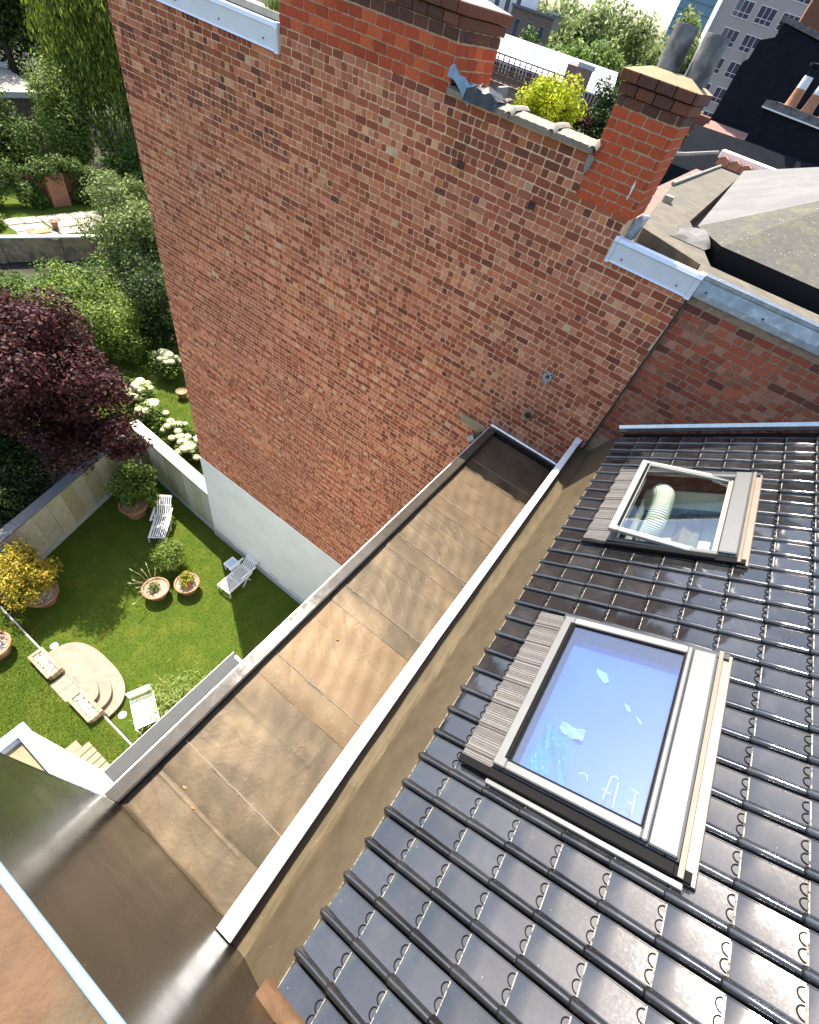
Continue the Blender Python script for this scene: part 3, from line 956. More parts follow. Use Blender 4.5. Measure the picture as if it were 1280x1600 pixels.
# the room under the roof
MB().box(0.10, 6.5, -0.40, 5.95, 10.70, 10.90).build("attic_floor", "room_floor", house)
side = [(0.10, 10.9), (0.30, 12.2), (3.22, 14.26), (6.4, 12.05), (6.4, 10.9)]
MB().prism(side, 'y', 5.90, 5.94).build("attic_wall", "plaster", house)
MB().prism(side, 'y', -0.41, -0.37).build("attic_wall", "plaster", house)
MB().box(6.4, 6.5, -0.41, 5.94, 10.9, 12.05).build("attic_wall", "plaster", house)
MB().box(0.30, 0.36, -0.41, 5.94, 10.7, 12.22).build("attic_wall", "plaster", house)
for y in (0.6, 3.0, 5.3):
    MB().box(S0 + .1, RIDGE, y, y + .09, -.30, -.125).build("rafter", "beam_wood", house, T=TR)
MB().box(1.35, 1.50, -0.36, 5.89, 12.35, 12.60).build("purlin", "beam_wood", house)
MB().box(2.30, 2.48, -0.36, 5.89, 12.0, 12.25).build("purlin", "beam_wood", house)
MB().box(-1.6, 0.3, 3.1, 5.6, -.66, -.63).build("pale_fill_board", "pale_green", sk1, T=TR)  # added pale board, catches the sun to brighten the view inside
for q in (-1.25, -0.72, -0.18):
    MB().box(q, q + .16, 3.1, 5.6, -.629, -.54).build("batten", "dark_concrete", sk1, T=TR)
for q in (4.05, 4.95):
    MB().box(-1.6, 0.3, q, q + .14, -.535, -.46).build("cross_batten", "dark_concrete", sk1, T=TR)
hose = thing("air_hose", (0.9, 4.5, 12.0), "pale ribbed ventilation hose hanging inside the open skylight", "hose")
hp, hr = [], []
path = [(-1.15, 5.0, -.45), (-1.06, 4.92, -.28), (-0.96, 4.80, -.15), (-0.90, 4.60, -.12), (-0.92, 4.38, -.22), (-0.98, 4.28, -.40), (-1.02, 4.25, -0.60)]
for i in range(len(path) - 1):
    for k in range(22):
        t = k / 22
        p0, p1, p2, p3 = [np.array(path[max(0, min(len(path) - 1, i + q))]) for q in (-1, 0, 1, 2)]
        pt = 0.5 * ((2 * p1) + (-p0 + p2) * t + (2 * p0 - 5 * p1 + 4 * p2 - p3) * t * t + (-p0 + 3 * p1 - 3 * p2 + p3) * t ** 3)
        hp.append(pt)
        hr.append(0.098 + 0.009 * (k % 2))
MB().tube(hp, hr, 16).build("hose_body", "hose", hose, T=TR)
# things seen in and behind the closed skylight
MB().box(-1.09, -0.22, 1.17, 2.37, -.075, -.07).build("blue_backing", "blue_sheet", sk2, T=TR)  # plain blue sheet close under the pane, gives it its colour
bag = thing("plastic_bag", (0.8, 1.4, 12.7), "crumpled bright blue plastic bag behind the closed skylight pane", "plastic")
MB().grid(lambda u, v: (-1.03 + .26 * u * (1 - .35 * v), 1.22 + .36 * v, -.035 + .03 * math.sin(5 * u + 2) * math.sin(6 * v) + .012 * math.sin(23 * u + 13 * v) - .02 * u), 18, 18).build("bag_body", "cyan_plastic", bag, T=TR, smooth=True)
MB().grid(lambda u, v: (-.94 + .16 * u, 1.56 + .08 * v, -.045 + .018 * math.sin(9 * u) * math.cos(7 * v)), 10, 6).build("clear_wrap", "paper", bag, T=TR, smooth=True)


def scrap(label, pts):
    o = thing("paper_scrap", tuple(TR @ Vector((pts[0][0], pts[0][1], .09))), label, "paper", "paper scraps behind the skylight pane")
    MB().prism(pts, 'z', -.064, -.0615).build("sheet", "paper", o, T=TR)


scrap("larger white paper scrap behind the closed skylight pane", [(-.87, 2.16), (-.79, 2.14), (-.76, 2.08), (-.785, 2.05), (-.85, 2.11)])
scrap("middle small white paper scrap behind the closed skylight pane", [(-.63, 1.96), (-.585, 1.935), (-.572, 1.90), (-.60, 1.905)])
scrap("smallest white paper scrap behind the closed skylight pane", [(-.545, 1.895), (-.505, 1.87), (-.492, 1.838), (-.51, 1.845)])


def stroke(pts, nm="chalk_mark"):
    MB().tube([(p[0], p[1], .0955) for p in pts], .0035, 5).build(nm, "paper", sk2, T=TR)


stroke([(-.70, 1.29), (-.685, 1.31), (-.655, 1.305), (-.645, 1.28)])
stroke([(-.545, 1.22), (-.540, 1.29), (-.535, 1.36), (-.515, 1.375), (-.50, 1.36)])
stroke([(-.565, 1.275), (-.515, 1.265)])
stroke([(-.495, 1.345), (-.490, 1.24), (-.488, 1.20)])
stroke([(-.43, 1.345), (-.385, 1.335)])
stroke([(-.405, 1.34), (-.40, 1.28), (-.395, 1.215)])
stroke([(-.43, 1.27), (-.395, 1.265)])

# ---------------- gutter and white capped parapet
gz = CAMZ
gut = MB()
for (q, w) in ((0, 0),):
    pr = [(-0.105, -3.79), (-0.098, -3.855), (-0.02, -3.865), (0.045, -3.86), (0.082, -3.838), (0.16, -3.655), (0.24, -3.47), (0.285, -3.385), (0.40, -3.30)]
    ny = 90

    def gf(u, v):
        y = -0.42 + 6.42 * u
        i = v * (len(pr) - 1)
        k = min(int(i), len(pr) - 2)
        t = i - k
        x = pr[k][0] * (1 - t) + pr[k + 1][0] * t
        z = pr[k][1] * (1 - t) + pr[k + 1][1] * t
        m = math.sin(math.pi * min(1, max(0, v)))
        wob = (.0045 * math.sin(y * 9 + 3 * v) + .003 * math.sin(y * 23 + 11 * v) * math.sin(v * 19) + .003 * math.sin(y * 5.1 - 9 * v)) * m
        for (yc, am) in ((0.62, .010), (0.98, .008), (1.9, .006), (3.3, .006)):
            wob += am * math.exp(-((y - yc - .10 * v) / .018) ** 2) * m
        return (x - wob * .6, y, gz + z + wob)
    gut.grid(gf, 160, 32)
gut.build("gutter_lining", "gutter_membrane", house, smooth=True)
zc = CAMZ - 3.75
cap = MB()
nx0, nx1, fx0, fx1 = -0.143, 0.008, -0.183, -0.080


def capx(y):
    return float(np.interp(y, (-.42, .8, 2.0, 6.0), (-.146, -.175, -.182, -.183))), float(np.interp(y, (-.42, .3, .8, 2.0, 6.0), (-.030, -.048, -.063, -.085, -.100)))


secs = [-.415, .8, 2.0, 4.0, 5.90]
for i in range(4):
    y0_, y1_ = secs[i] + .0015, secs[i + 1] - .0015
    m_ = MB()
    vs = []
    for y in (y0_, y1_):
        l, r = capx(y)
        vs += [(l, y, zc - .05), (l, y, zc - .006), (l + .006, y, zc), (r - .006, y, zc), (r, y, zc - .006), (r, y, zc - .05)]
    m_.add(vs, [(0, 1, 2, 3, 4, 5), (11, 10, 9, 8, 7, 6)] + [(k, k + 6, k + 7, k + 1) for k in range(5)] + [(5, 11, 6, 0)])
    m_.build("parapet_cap", "white_metal", house)
l, r = capx(5.95)
MB().bbox(l - .006, r + .006, 5.88, 5.995, zc - .055, zc + .008, .004).build("cap_end", "white_metal", house)
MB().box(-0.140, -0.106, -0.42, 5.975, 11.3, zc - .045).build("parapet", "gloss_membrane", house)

# ---------------- flat roof
FZ = CAMZ - 4.40
FX0, FX1 = -1.31, -0.10
seamY = [-.46, .13, 1.13, 2.15, 3.13, 4.07, 5.06, 5.96]
sheet_cols = [(.058, .047, .033), (.048, .040, .029), (.115, .076, .042), (.052, .042, .030), (.066, .050, .034), (.084, .060, .038), (.066, .051, .035)]
froof = MB().box(-1.36, -0.085, -0.46, 5.975, 10.9, FZ - .012).build("flat_roof", "slot_dark", house)
for k in range(7):
    ya, yb = seamY[k] - (0.13 if k else 0), seamY[k + 1]
    m_ = MB()
    ph = RNG.uniform(0, 6, 6)
    wr_ = RNG.uniform(.4, 1.0)

    def ff(u, v, ya=ya, yb=yb, ph=ph, k=k, wr_=wr_):
        x = FX0 + (FX1 - FX0) * u
        y = ya + (yb - ya) * v
        e = math.exp(-((x + 1.0) / .45) ** 2)
        z = .0022 * math.sin(9 * x + 4 * y + ph[0]) + .0016 * math.sin(21 * y - 8 * x + ph[1]) + .0012 * math.sin(37 * x + 13 * y + ph[2])
        z += wr_ * (.35 + e) * .0065 * max(0, math.sin(34 * (y + .5 * x) + 3 * math.sin(6 * x + ph[3])) - .72)
        z += .0060 * max(0, math.sin(27 * (x - .8 * y) + 4 * math.sin(5 * y + ph[4]) + 2 * math.sin(11 * x + ph[5])) - .80) * (.5 + .5 * math.sin(7 * y + 5 * x + ph[2]))
        z += .0050 * max(0, math.sin(41 * (y + .15 * x) + 5 * math.sin(4 * x + ph[1]) + 2 * math.sin(9 * y)) - .85)
        z += .003 * math.exp(-((v - .55) / .012) ** 2) * (u < .8)
        lap = .006 if (k and v < .13 / (yb - ya)) else 0.0
        up = .06 * max(0, (u - .965) / .035) ** 2 + .02 * max(0, (.02 - u) / .02)
        return (x, y, FZ + z * .75 + (.0045 if v > .98 else 0) + lap + up)
    m_.cur = sheet_cols[k]
    m_.grid(ff, 96, 80)
    m_.build("membrane_sheet", "membrane", froof, smooth=True)
    if k:
        s_ = MB()
        s_.cur = tuple(np.array(sheet_cols[k]) * .72)
        s_.grid(lambda u, v, yc=seamY[k]: (FX0 + .01 + (FX1 - FX0 - .02) * u, yc - .235 + .24 * v + .004 * math.sin(9 * u + yc), FZ + .0085 + .0010 * math.sin(19 * u + 7 * v) + (.0 if .04 < v < .96 else -.004)), 30, 6)
        s_.build("seam_strip", "membrane", froof, smooth=True)
        MB().tube([(FX0 + .02 + (FX1 - FX0 - .03) * t / 12, seamY[k] + .006 + .003 * math.sin(t * 2.1 + k), FZ + .011) for t in range(13)], .0035, 5).build("seam_bead", "concrete", froof)
for (x, y, s) in ((-1.02, -.08, .022), (-.86, -.13, .018), (-.92, 1.62, .02), (-.6, 2.9, .012), (-1.1, 2.3, .012), (-.5, .7, .01), (-.74, 3.7, .012)):
    lf = thing("fallen_leaf", (x, y, FZ + .012), {(-1.02): "larger dry orange leaf on the flat roof near the dark wall", (-.86): "smaller dry orange leaf beside it on the flat roof near the dark wall",
               (-.92): "dry leaf scrap on the orange membrane sheet", (-.6): "tiny leaf scrap in the middle of the flat roof", (-1.1): "tiny pale scrap by the outer roof edge",
               (-.5): "tiny leaf scrap near the white parapet cap", (-.74): "tiny scrap near the shaded end of the flat roof"}[x], "leaf")
    MB().add([(-s, 0, .002), (-.2 * s, -.5 * s, .004), (s, .1 * s, .001), (.3 * s, .55 * s, .005)], [(0, 1, 2, 3)]).build("blade", "dry_leaf" if s > .015 else "concrete", lf, local=True)

# outer edge trim, end capping at the wall
for i, (ya, yb) in enumerate(((-.45, 1.45), (1.452, 3.45), (3.452, 5.2), (5.202, 5.94))):
    MB().prism([(-1.425, FZ - .06), (-1.43, FZ + .055), (-1.42, FZ + .075), (-1.31, FZ + .088), (-1.295, FZ + .078), (-1.295, FZ - .01), (-1.33, FZ - .06)], 'y', ya, yb).build("edge_trim", "trim_metal", house)
    MB().box(-1.445, -1.4305, ya, yb, FZ - .05, FZ + .040).build("drip_lip", "white_metal", house)
MB().prism([(5.90, FZ - .01), (5.905, FZ + .105), (5.925, FZ + .118), (5.99, FZ + .125), (5.99, FZ - .01)], 'x', -1.42, -0.14).build("end_capping", "bright_zinc", house)
MB().box(-1.30, -0.14, 5.84, 5.899, FZ - .01, FZ + .085).build("end_upstand", "gloss_membrane", house)
MB().box(-1.36, -0.09, -0.46, 5.96, 0, 10.9).build("rear_wall", "white_render", house)
MB().box(-0.09, 6.6, -0.42, 5.96, 0, 10.7).build("house_body", "white_render", house)
MB().prism([(FZ + .0, -.455), (FZ + .12, -.425), (FZ + .0, -.385)], 'x', FX0, FX1) if False else None
MB().grid(lambda u, v: (FX0 + 1.2 * u, -.40 - .045 * v + .008 * math.sin(11 * u), FZ + .010 + .10 * v ** 2), 24, 6).build("wall_fillet", "gutter_membrane", froof, smooth=True)

# ================================================================= NEAR WALL WRAPPED IN MEMBRANE
nw = thing("parapet_wall", (0.5, -0.6, 9), "dark glossy membrane covered party wall with pale metal edge in the foreground", "wall")
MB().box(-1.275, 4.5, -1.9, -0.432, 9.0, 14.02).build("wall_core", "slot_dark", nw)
xsn = [-1.285, -.98, -.62, -.22, .35, 1.2, 2.6, 4.5]
for k in range(7):
    a, b = xsn[k], xsn[k + 1] + .03
    ph = RNG.uniform(0, 6, 4)

    def nf(u, v, a=a, b=b, ph=ph, k=k):
        z = 9.4 + 4.66 * v
        x = a + (b - a) * u
        d = .0012 * math.sin(4 * x + 3 * z + 1.0) + .0007 * math.sin(9 * z - 5 * x + 2.0) + .004 * (1 - u)
        return (x, -.424 + d + .0015 * (k % 2), z)
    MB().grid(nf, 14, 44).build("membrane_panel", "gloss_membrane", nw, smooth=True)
MB().tube([(-1.285, -.428, 9.4), (-1.285, -.428, 14.0)], .010, 6).build("corner_bead", "gloss_membrane", nw)
ed = []
for i in range(41):
    ed.append((-1.4 + 5.9 * i / 40, -.430, 14.070 + .001 * math.sin(i * 1.7)))
MB().tube(ed, .0125, 12).build("metal_edge", "edge_metal", nw, smooth=True)
MB().grid(lambda u, v: (-1.6 + 6.1 * u, -.438 - 1.5 * v, 14.074 + .008 * math.sin(17 * u + 3 * v) * math.sin(9 * v + 2) + .006 * math.sin(41 * u + 5 * v) - .02 * (v < .02)), 70, 24).build("top_membrane", "top_membrane", nw, smooth=True)
MB().box(-1.29, -1.27, -1.9, -.44, 9.0, 14.05).build("end_face", "gloss_membrane", nw)

# ================================================================= LOWER EXTENSIONS ON THE GARDEN SIDE
rx = thing("rear_extension", (-2.8, 0.7, 0), "low flat extension with dark grey metal parapet at the house foot", "extension")
MB().box(-4.22, -1.37, -0.98, 2.36, 0, 3.30).build("wall", "white_render", rx)
MB().box(-4.05, -1.37, -0.95, 2.2, 3.30, 3.33).build("roof", "slot_dark", rx)
MB().prism([(-4.40, 3.42), (-4.40, 3.54), (-4.385, 3.555), (-4.10, 3.50), (-4.08, 3.48), (-4.08, 3.31), (-4.12, 3.31), (-4.13, 3.42)], 'y', -1.04, 2.45).build("parapet_profile", "grey_metal", rx)
MB().box(-4.41, -4.4005, -1.04, 2.46, 3.44, 3.552).build("edge_lip", "white_metal", rx)
MB().box(-4.40, -1.37, 2.38, 2.452, 3.42, 3.535).build("end_profile", "white_metal", rx)
MB().box(-3.98, -3.90, -1.0, 2.34, 3.33, 3.45).build("inner_rail", "white_metal", rx)
wx = thing("white_extension", (-3, -2.5, 0), "white rendered extension with pale metal coping around a sandy roof", "extension")
MB().box(-4.80, -1.3, -5.0, -1.12, 0, 6.60).build("wall", "white_render", wx)
MB().box(-4.64, -1.3, -5.0, -1.22, 6.60, 6.62).build("roof", "sand_roof", wx)
for nm, bx in (("coping", (-4.84, -1.3, -1.25, -1.08)), ("coping", (-4.84, -4.66, -5.0, -1.252))):
    MB().bbox(bx[0], bx[1], bx[2], bx[3], 6.72, 6.785, .006).build(nm, "film_metal", wx)
MB().box(-4.78, -4.67, -5.0, -1.14, 6.60, 6.72).build("upstand", "rubber", wx)
MB().box(-4.66, -1.3, -1.235, -1.14, 6.60, 6.72).build("upstand", "rubber", wx)
MB().box(-4.665, -4.645, -5.0, -1.27, 6.62, 6.716).build("inner_lip", "white_metal", wx)

# ================================================================= GREY HIPPED ROOF BEHIND THE CAPPING
hr_ = thing("bitumen_roof", (2, 9, 14), "grey bitumen hipped roof with moss and stone gutter beside the narrow chimney", "roof")
zb = 14.40
MB().prism([(-1.0, 7.02), (-0.93, 6.90), (-0.12, 6.44), (-0.10, 6.14), (5.0, 6.14), (5.0, 6.60), (-0.02, 6.62), (-0.30, 7.5), (-0.62, 8.4), (-0.68, 15.3), (-1.22, 15.3), (-1.36, 10.5)], 'z', zb - .16, zb).build("stone_gutter", "beige_gutter", hr_)
MB().prism([(-1.02, 7.03), (-0.945, 6.885), (-0.13, 6.42), (-0.12, 6.45), (-0.93, 6.915), (-0.985, 7.04)], 'z', zb - .16, zb + .02).build("gutter_rim", "beige_gutter", hr_)
MB().box(-.98, 5.0, 6.13, 7.4, 14.195, 14.215).build("recess", "slot_dark", hr_)  # dark sheet stands in for the shade down in the gutter recess
A_, B_, C_, D_ = (-.45, 7.72, zb + .10), (5.2, 7.15, zb + .10), (1.15, 9.32, zb + .90), (-.68, 15.3, zb + .10)
E_, F_, G_ = (1.15, 13.4, zb + .90), (5.2, 9.32, zb + .90), (5.2, 13.4, zb + .90)
MB().add([A_, (-.05, 7.20, zb + .10), B_, F_, C_], [(0, 1, 2, 3, 4)]).build("front_slope", "bitumen_shaded_moss", hr_)
MB().add([A_, C_, E_, D_], [(0, 1, 2, 3)]).build("side_slope", "bitumen_sunlit", hr_)
MB().add([C_, F_, G_, E_], [(0, 1, 2, 3)]).build("top_slope", "bitumen_sunlit", hr_)
MB().add([D_, E_, G_, (5.2, 15.3, zb + .10)], [(0, 1, 2, 3)]).build("rear_slope", "bitumen_shaded_moss", hr_)
MB().add([(-.45, 7.73, zb + .098), (-.05, 7.21, zb + .098), (5.2, 7.16, zb + .098), (5.2, 7.35, zb - .2), (0.0, 7.4, zb - .2), (-.35, 7.9, zb - .02)], [(0, 1, 4, 5), (1, 2, 3, 4)]).build("shadow_gap", "slot_dark", hr_)  # dark facing paints in the shadow band below the slope edge
MB().grid(lambda u, v: (-.66 + .46 * u + .05 * math.sin(4 * v), 7.15 + .75 * v, zb + .008 + .12 * math.sin(math.pi * u) ** .6 * math.sin(math.pi * v) * (.7 + .3 * math.sin(7 * u + 5 * v))), 14, 16).build("bitumen_fold", "dark_concrete", hr_, smooth=True)
MB().tube([(-1.36, 10.5, zb + .03), (-1.2, 15.3, zb + .03)], .03, 8).build("gutter_rim", "pale_concrete", hr_)
MB().prism([(-1.03, 14.36), (-.93, 14.36), (-.90, 14.60), (-.985, 14.58)], 'y', 6.30, 6.62).build("soaker", "old_zinc", hr_)
MB().box(-1.17, -1.05, 8.9, 9.05, zb, zb + .09).build("gutter_stop", "pale_concrete", hr_)


# ================================================================= FOLIAGE
def leaves(clumps, n, size, pal, seed, up=0.35, droop=0.0, shell=0.45, aspect=0.55):
    """clumps: list of (cx,cy,cz, rx,ry,rz). leaf quads spread through the outer part of each clump's volume"""
    r = np.random.default_rng(seed)
    C = np.array(clumps, float)
    vol = (C[:, 3] * C[:, 4] * C[:, 5]) ** 0.75
    idx = r.choice(len(C), n, p=vol / vol.sum())
    d = r.normal(size=(n, 3))
    d /= np.linalg.norm(d, axis=1)[:, None]
    rr = shell + (1 - shell) * r.random(n) ** 0.6
    # bumpy outline
    lump = 1 + 0.16 * np.sin(5 * d[:, 0] + 3 * idx) * np.sin(4 * d[:, 1] + idx) + 0.12 * np.sin(9 * d[:, 2] + 7 * d[:, 0] + idx)
    P = C[idx, :3] + d * C[idx, 3:] * (rr * lump)[:, None]
    nrm = d * 0.7 + r.normal(size=(n, 3)) * 0.55 + np.array([0, 0, up])
    nrm /= np.linalg.norm(nrm, axis=1)[:, None]
    t = np.cross(nrm, r.normal(size=(n, 3)))
    if droop:
        t = t * (1 - droop) + np.array([0, 0, -1.0]) * droop + r.normal(size=(n, 3)) * 0.12
    t /= np.linalg.norm(t, axis=1)[:, None]
    b = np.cross(nrm, t)
    b /= np.linalg.norm(b, axis=1)[:, None]
    s = size * r.uniform(0.6, 1.35, n)[:, None]
    V = np.stack([P - t * s * .5, P + b * s * aspect * .5 + nrm * s * .08, P + t * s * .5, P - b * s * aspect * .5 + nrm * s * .08], 1)
    pal = np.array(pal)
    k = r.integers(0, len(pal), n)
    c = pal[k] * (0.35 + 1.25 * r.random(n) ** 1.3)[:, None]  # wide tone spread also stands in for sunlit and shaded leaves
    return V, c


def spread(center, radii, n, size, seed, flat=1.0, zmin=None):
    """sub-clumps filling an ellipsoid"""
    r = np.random.default_rng(seed)
    out = []
    while len(out) < n:
        d = r.normal(size=3)
        d /= np.linalg.norm(d)
        q = r.random() ** (1 / 2.2)
        p = np.array(center) + d * np.array(radii) * q * 0.82
        if zmin is not None and p[2] < zmin:
            continue
        s = size * r.uniform(0.65, 1.35)
        out.append((*p, s, s, s * flat))
    return out


def limbs(base, tips, r0, mb=None):
    mb = mb or MB()
    b = np.array(base, float)
    for t in tips:
        t = np.array(t, float)
        m = b + (t - b) * .5 + RNG.normal(0, .08, 3) * np.linalg.norm(t - b)
        m[2] = max(m[2], b[2] + .3 * (t[2] - b[2]))
        mb.tube([b, m, t], [r0, r0 * .6, r0 * .18], 6)
    return mb


GREEN = [(.11, .18, .03), (.08, .145, .025), (.15, .215, .04), (.055, .11, .02)]
BRIGHT = [(.21, .30, .045), (.16, .25, .035), (.26, .34, .07), (.11, .19, .03)]
OLIVE = [(.22, .28, .085), (.16, .215, .06), (.28, .33, .12), (.11, .16, .04)]
DARKG = [(.028, .055, .014), (.04, .07, .018), (.02, .042, .012)]
PURPLE = [(.085, .026, .028), (.055, .017, .020), (.13, .045, .042), (.035, .012, .014)]
GOLD = [(.44, .37, .04), (.52, .42, .06), (.36, .34, .035), (.46, .30, .04)]
LIME = [(.50, .55, .015), (.42, .50, .012), (.56, .58, .03)]
WILLOW = [(.15, .20, .025), (.09, .135, .02), (.25, .28, .04), (.05, .08, .012)]


def plant(name, base, label, cat, clumps, n, size, pal, seed, trunk=None, tips=None, group=None, crown="crown", **kw):
    o = thing(name, base, label, cat, group)
    V, c = leaves(clumps, n, size, pal, seed, **kw)
    V = V - np.array(base)
    add_mesh(crown, quads_mesh(crown, V, "leaf", c), o)
    if trunk:
        m = MB()
        top = np.array(base) + np.array([0, 0, trunk[1]])
        m.tube([base, tuple((np.array(base) + top) / 2 + RNG.normal(0, .03, 3)), tuple(top)], [trunk[0], trunk[0] * .8, trunk[0] * .6], 10)
        for cl in (tips or clumps)[:9]:
            limbs(tuple(top), [cl[:3]], trunk[0] * .55, m)
        m.build("trunk", "bark", o, smooth=True)
    return o


# ---- garden walls
def wall_run(root, A, B, h, nb, thick, capmat, capw, plinth_h, seed, cap_n):
    A, B = np.array(A, float), np.array(B, float)
    L = np.linalg.norm(B - A)
    u = (B - A) / L
    ang = math.atan2(u[1], u[0])
    T = Matrix.Translation((A[0], A[1], 0)) @ Matrix.Rotation(ang, 4, 'Z')      # local x along the wall, y to its left
    r = np.random.default_rng(seed)
    MB().box(0, L, -thick, -.02, 0, h).build("wall", "joint", root, T=T)
    pals = [(.50, .48, .36), (.44, .43, .33), (.38, .36, .22), (.54, .52, .42), (.33, .32, .20)]
    x = 0.0
    i = 0
    while x < L - .05:
        w = r.uniform(.42, .62)
        x1 = min(L, x + w)
        if L - x1 < .2:
            x1 = L
        m = MB()
        m.cur = tuple(np.array(pals[(i * 2 + r.integers(2)) % 5]) * r.uniform(.9, 1.1))
        m.bbox(x + .004, x1 - .004, -.022, r.uniform(.0, .008), plinth_h + .003, h - .003, .005)
        m.build("stone_panel", "stone_panel", root, T=T)
        x = x1
        i += 1
    MB().box(0, L, -.03, .03, 0, plinth_h).build("plinth", "plinth", root, T=T)
    for k in range(cap_n):
        a, b = L * k / cap_n, L * (k + 1) / cap_n
        MB().bbox(a + .003, b - .003, -thick - .03, capw, h + .001, h + .06, .008).build("coping_slab", capmat, root, T=T)


gl = thing("garden_wall", (-13.9, 3, 0), "garden wall of tall pale and olive stone panels with grey coping under the purple tree", "wall")
wall_run(gl, (-14.83, 6.20), (-12.62, -0.36), 1.92, 12, .30, "grey_coping", .05, .20, 5, 12)
# the run faces +x: local left side must be the garden side
g2w = thing("garden_wall", (-12.4, 6.2, 0), "low pale stone garden wall with white coping slabs joining the white rendered wall", "wall")
wall_run(g2w, (-9.965, 6.03), (-14.80, 6.23), 2.36, 9, .36, "coping", .03, .20, 6, 8)
gp = thing("gate_pier", (-12.5, -0.45, 0), "short dark brick pier at the end of the stone panel wall", "pier")
MB().bbox(-12.75, -12.35, -.62, -.38, 0, .95, .01).build("pier_shaft", "rust", gp)
MB().bbox(-12.78, -12.32, -.65, -.36, .951, 1.0, .008).build("pier_cap", "brown_wall", gp)

# ---- terrace edge, steps, planters
MB().box(-12.35, -9.78, -.50, -.46, 0, .465).build("terrace_kerb", "plinth", kind="structure")
MB().box(-6.80, -4.3, -.50, -.46, 0, .465).build("terrace_kerb", "plinth", kind="structure")
MB().box(-9.75, -6.82, -.50, -.46, 0, .44).build("terrace_kerb", "step_stone", kind="structure")
st = thing("garden_steps", (-8.3, 0, 0), "curved stone garden steps rising between two brick planters", "steps")
for k, (a, b, z0, z1) in enumerate(((1.47, .98, 0, .15), (1.17, .68, .152, .30), (.90, .40, .302, .45))):
    pts = []
    for i in range(33):
        t = math.pi * i / 32
        ct, st_ = math.cos(t), math.sin(t)
        e = 2 / 2.7
        pts.append((-8.29 + a * math.copysign(abs(ct) ** e, ct), -.455 + b * abs(st_) ** e))
    MB().prism(list(reversed(pts)), 'z', z0, z1 - .03).build("riser", "step_stone", st)
    big = [(-8.29 + (p[0] + 8.29) * 1.018, -.455 + (p[1] + .455) * 1.02) for p in pts]
    # tread in three stones
    cuts = [(0, 11), (11, 22), (22, 32)]
    for (i0, i1) in cuts:
        inner = [(-8.29 + (p[0] + 8.29) * .30, -.455 + (p[1] + .455) * .2) for p in big[i0:i1 + 1]]
        poly = big[i0:i1 + 1] + list(reversed(inner))
        cx_, cy_ = sum(p[0] for p in poly) / len(poly), sum(p[1] for p in poly) / len(poly)
        poly = [(cx_ + (p[0] - cx_) * .994, cy_ + (p[1] - cy_) * .994) for p in poly]
        MB().prism(list(reversed(poly)), 'z', z1 - .029, z1).build("tread_stone", "step_stone", st)
    MB().prism([(-8.29 - a * .3, -.455), (-8.29 + a * .3, -.455), (-8.29 + a * .27, -.455 + b * .17), (-8.29 - a * .27, -.455 + b * .17)], 'z', z1 - .029, z1 - .002).build("tread_stone", "step_stone", st)
for k, (xa, xb) in enumerate(((-8.66, -8.27), (-8.265, -7.89))):
    MB().bbox(xa, xb, -.90, -.462, .44, .462, .004).build("landing_slab", "step_stone", st)
for (x, y, lab) in ((-9.95, -.20, "pale round spotlight in the lawn left of the curved steps"), (-6.60, -.17, "pale round spotlight in the lawn right of the curved steps")):
    o = thing("lawn_light", (x, y, 0), lab, "light", "lawn spotlights")
    MB().lathe([(.10, 0), (.10, .03), (.085, .04), (.0, .042)], (0, 0, 0), 18).build("disc", "white_paint", o, local=True)
    MB().lathe([(.112, 0), (.112, .018), (.101, .02)], (0, 0, 0), 18).build("ring", "galvanised", o, local=True)


def pebbles(mb, x0, x1, y0, y1, z, n, r0, seed, test=None):
    r = np.random.default_rng(seed)
    for _ in range(n):
        x, y = r.uniform(x0, x1), r.uniform(y0, y1)
        if test and not test(x, y):
            continue
        s = r0 * r.uniform(.6, 1.3)
        mb.cur = tuple(np.array((.62, .60, .54)) * r.uniform(.45, 1.25))
        a = r.uniform(0, 3)
        mb.add([(x + s * math.cos(a), y + s * math.sin(a), z), (x - s * math.sin(a), y + s * math.cos(a), z), (x - s * math.cos(a), y - s * math.sin(a), z),
                (x + s * math.sin(a), y - s * math.cos(a), z), (x, y, z + s * .8)], [(0, 1, 4), (1, 2, 4), (2, 3, 4), (3, 0, 4)])


for k, (x0, lab) in enumerate(((-9.73, "brick planter full of white pebbles left of the curved steps"), (-7.82, "brick planter full of white pebbles right of the curved steps"))):
    x1, y0, y1 = x0 + 1.0, -.83, -.41
    o = thing("brick_planter", (x0 + .5, -.62, 0), lab, "planter", "planters beside the steps")
    MB().box(x0 + .02, x1 - .02, y0 + .02, y1 - .02, 0, .62).build("box", "joint", o)
    for row in range(7):
        z = .12 + row * .085
        for sy in (y0, y1 - .09):
            x = x0 + (.1 if row % 2 else 0)
            while x < x1 - .03:
                b = min(x + .198, x1)
                m = MB()
                m.cur = tuple(np.array((.40, .30, .20)) * RNG.uniform(.75, 1.2))
                m.bbox(x + .004, b - .004, sy, sy + .09, z + .004, z + .081, .004)
                if row == 6 or sy > -.6:
                    m.build("brick", "tan_brick", o)
                x = b
        for sx in (x0, x1 - .09):
            for y in (y0 + .095, y0 + .21):
                m = MB()
                m.cur = tuple(np.array((.40, .30, .20)) * RNG.uniform(.75, 1.2))
                m.bbox(sx, sx + .09, y, y + .11, z + .004, z + .081, .004)
                if row > 2:
                    m.build("brick", "tan_brick", o)
    m = MB()
    pebbles(m, x0 + .10, x1 - .10, y0 + .10, y1 - .10, .66, 420, .022, 20 + k)
    m.build("pebbles", "pebble", o, kind="stuff")


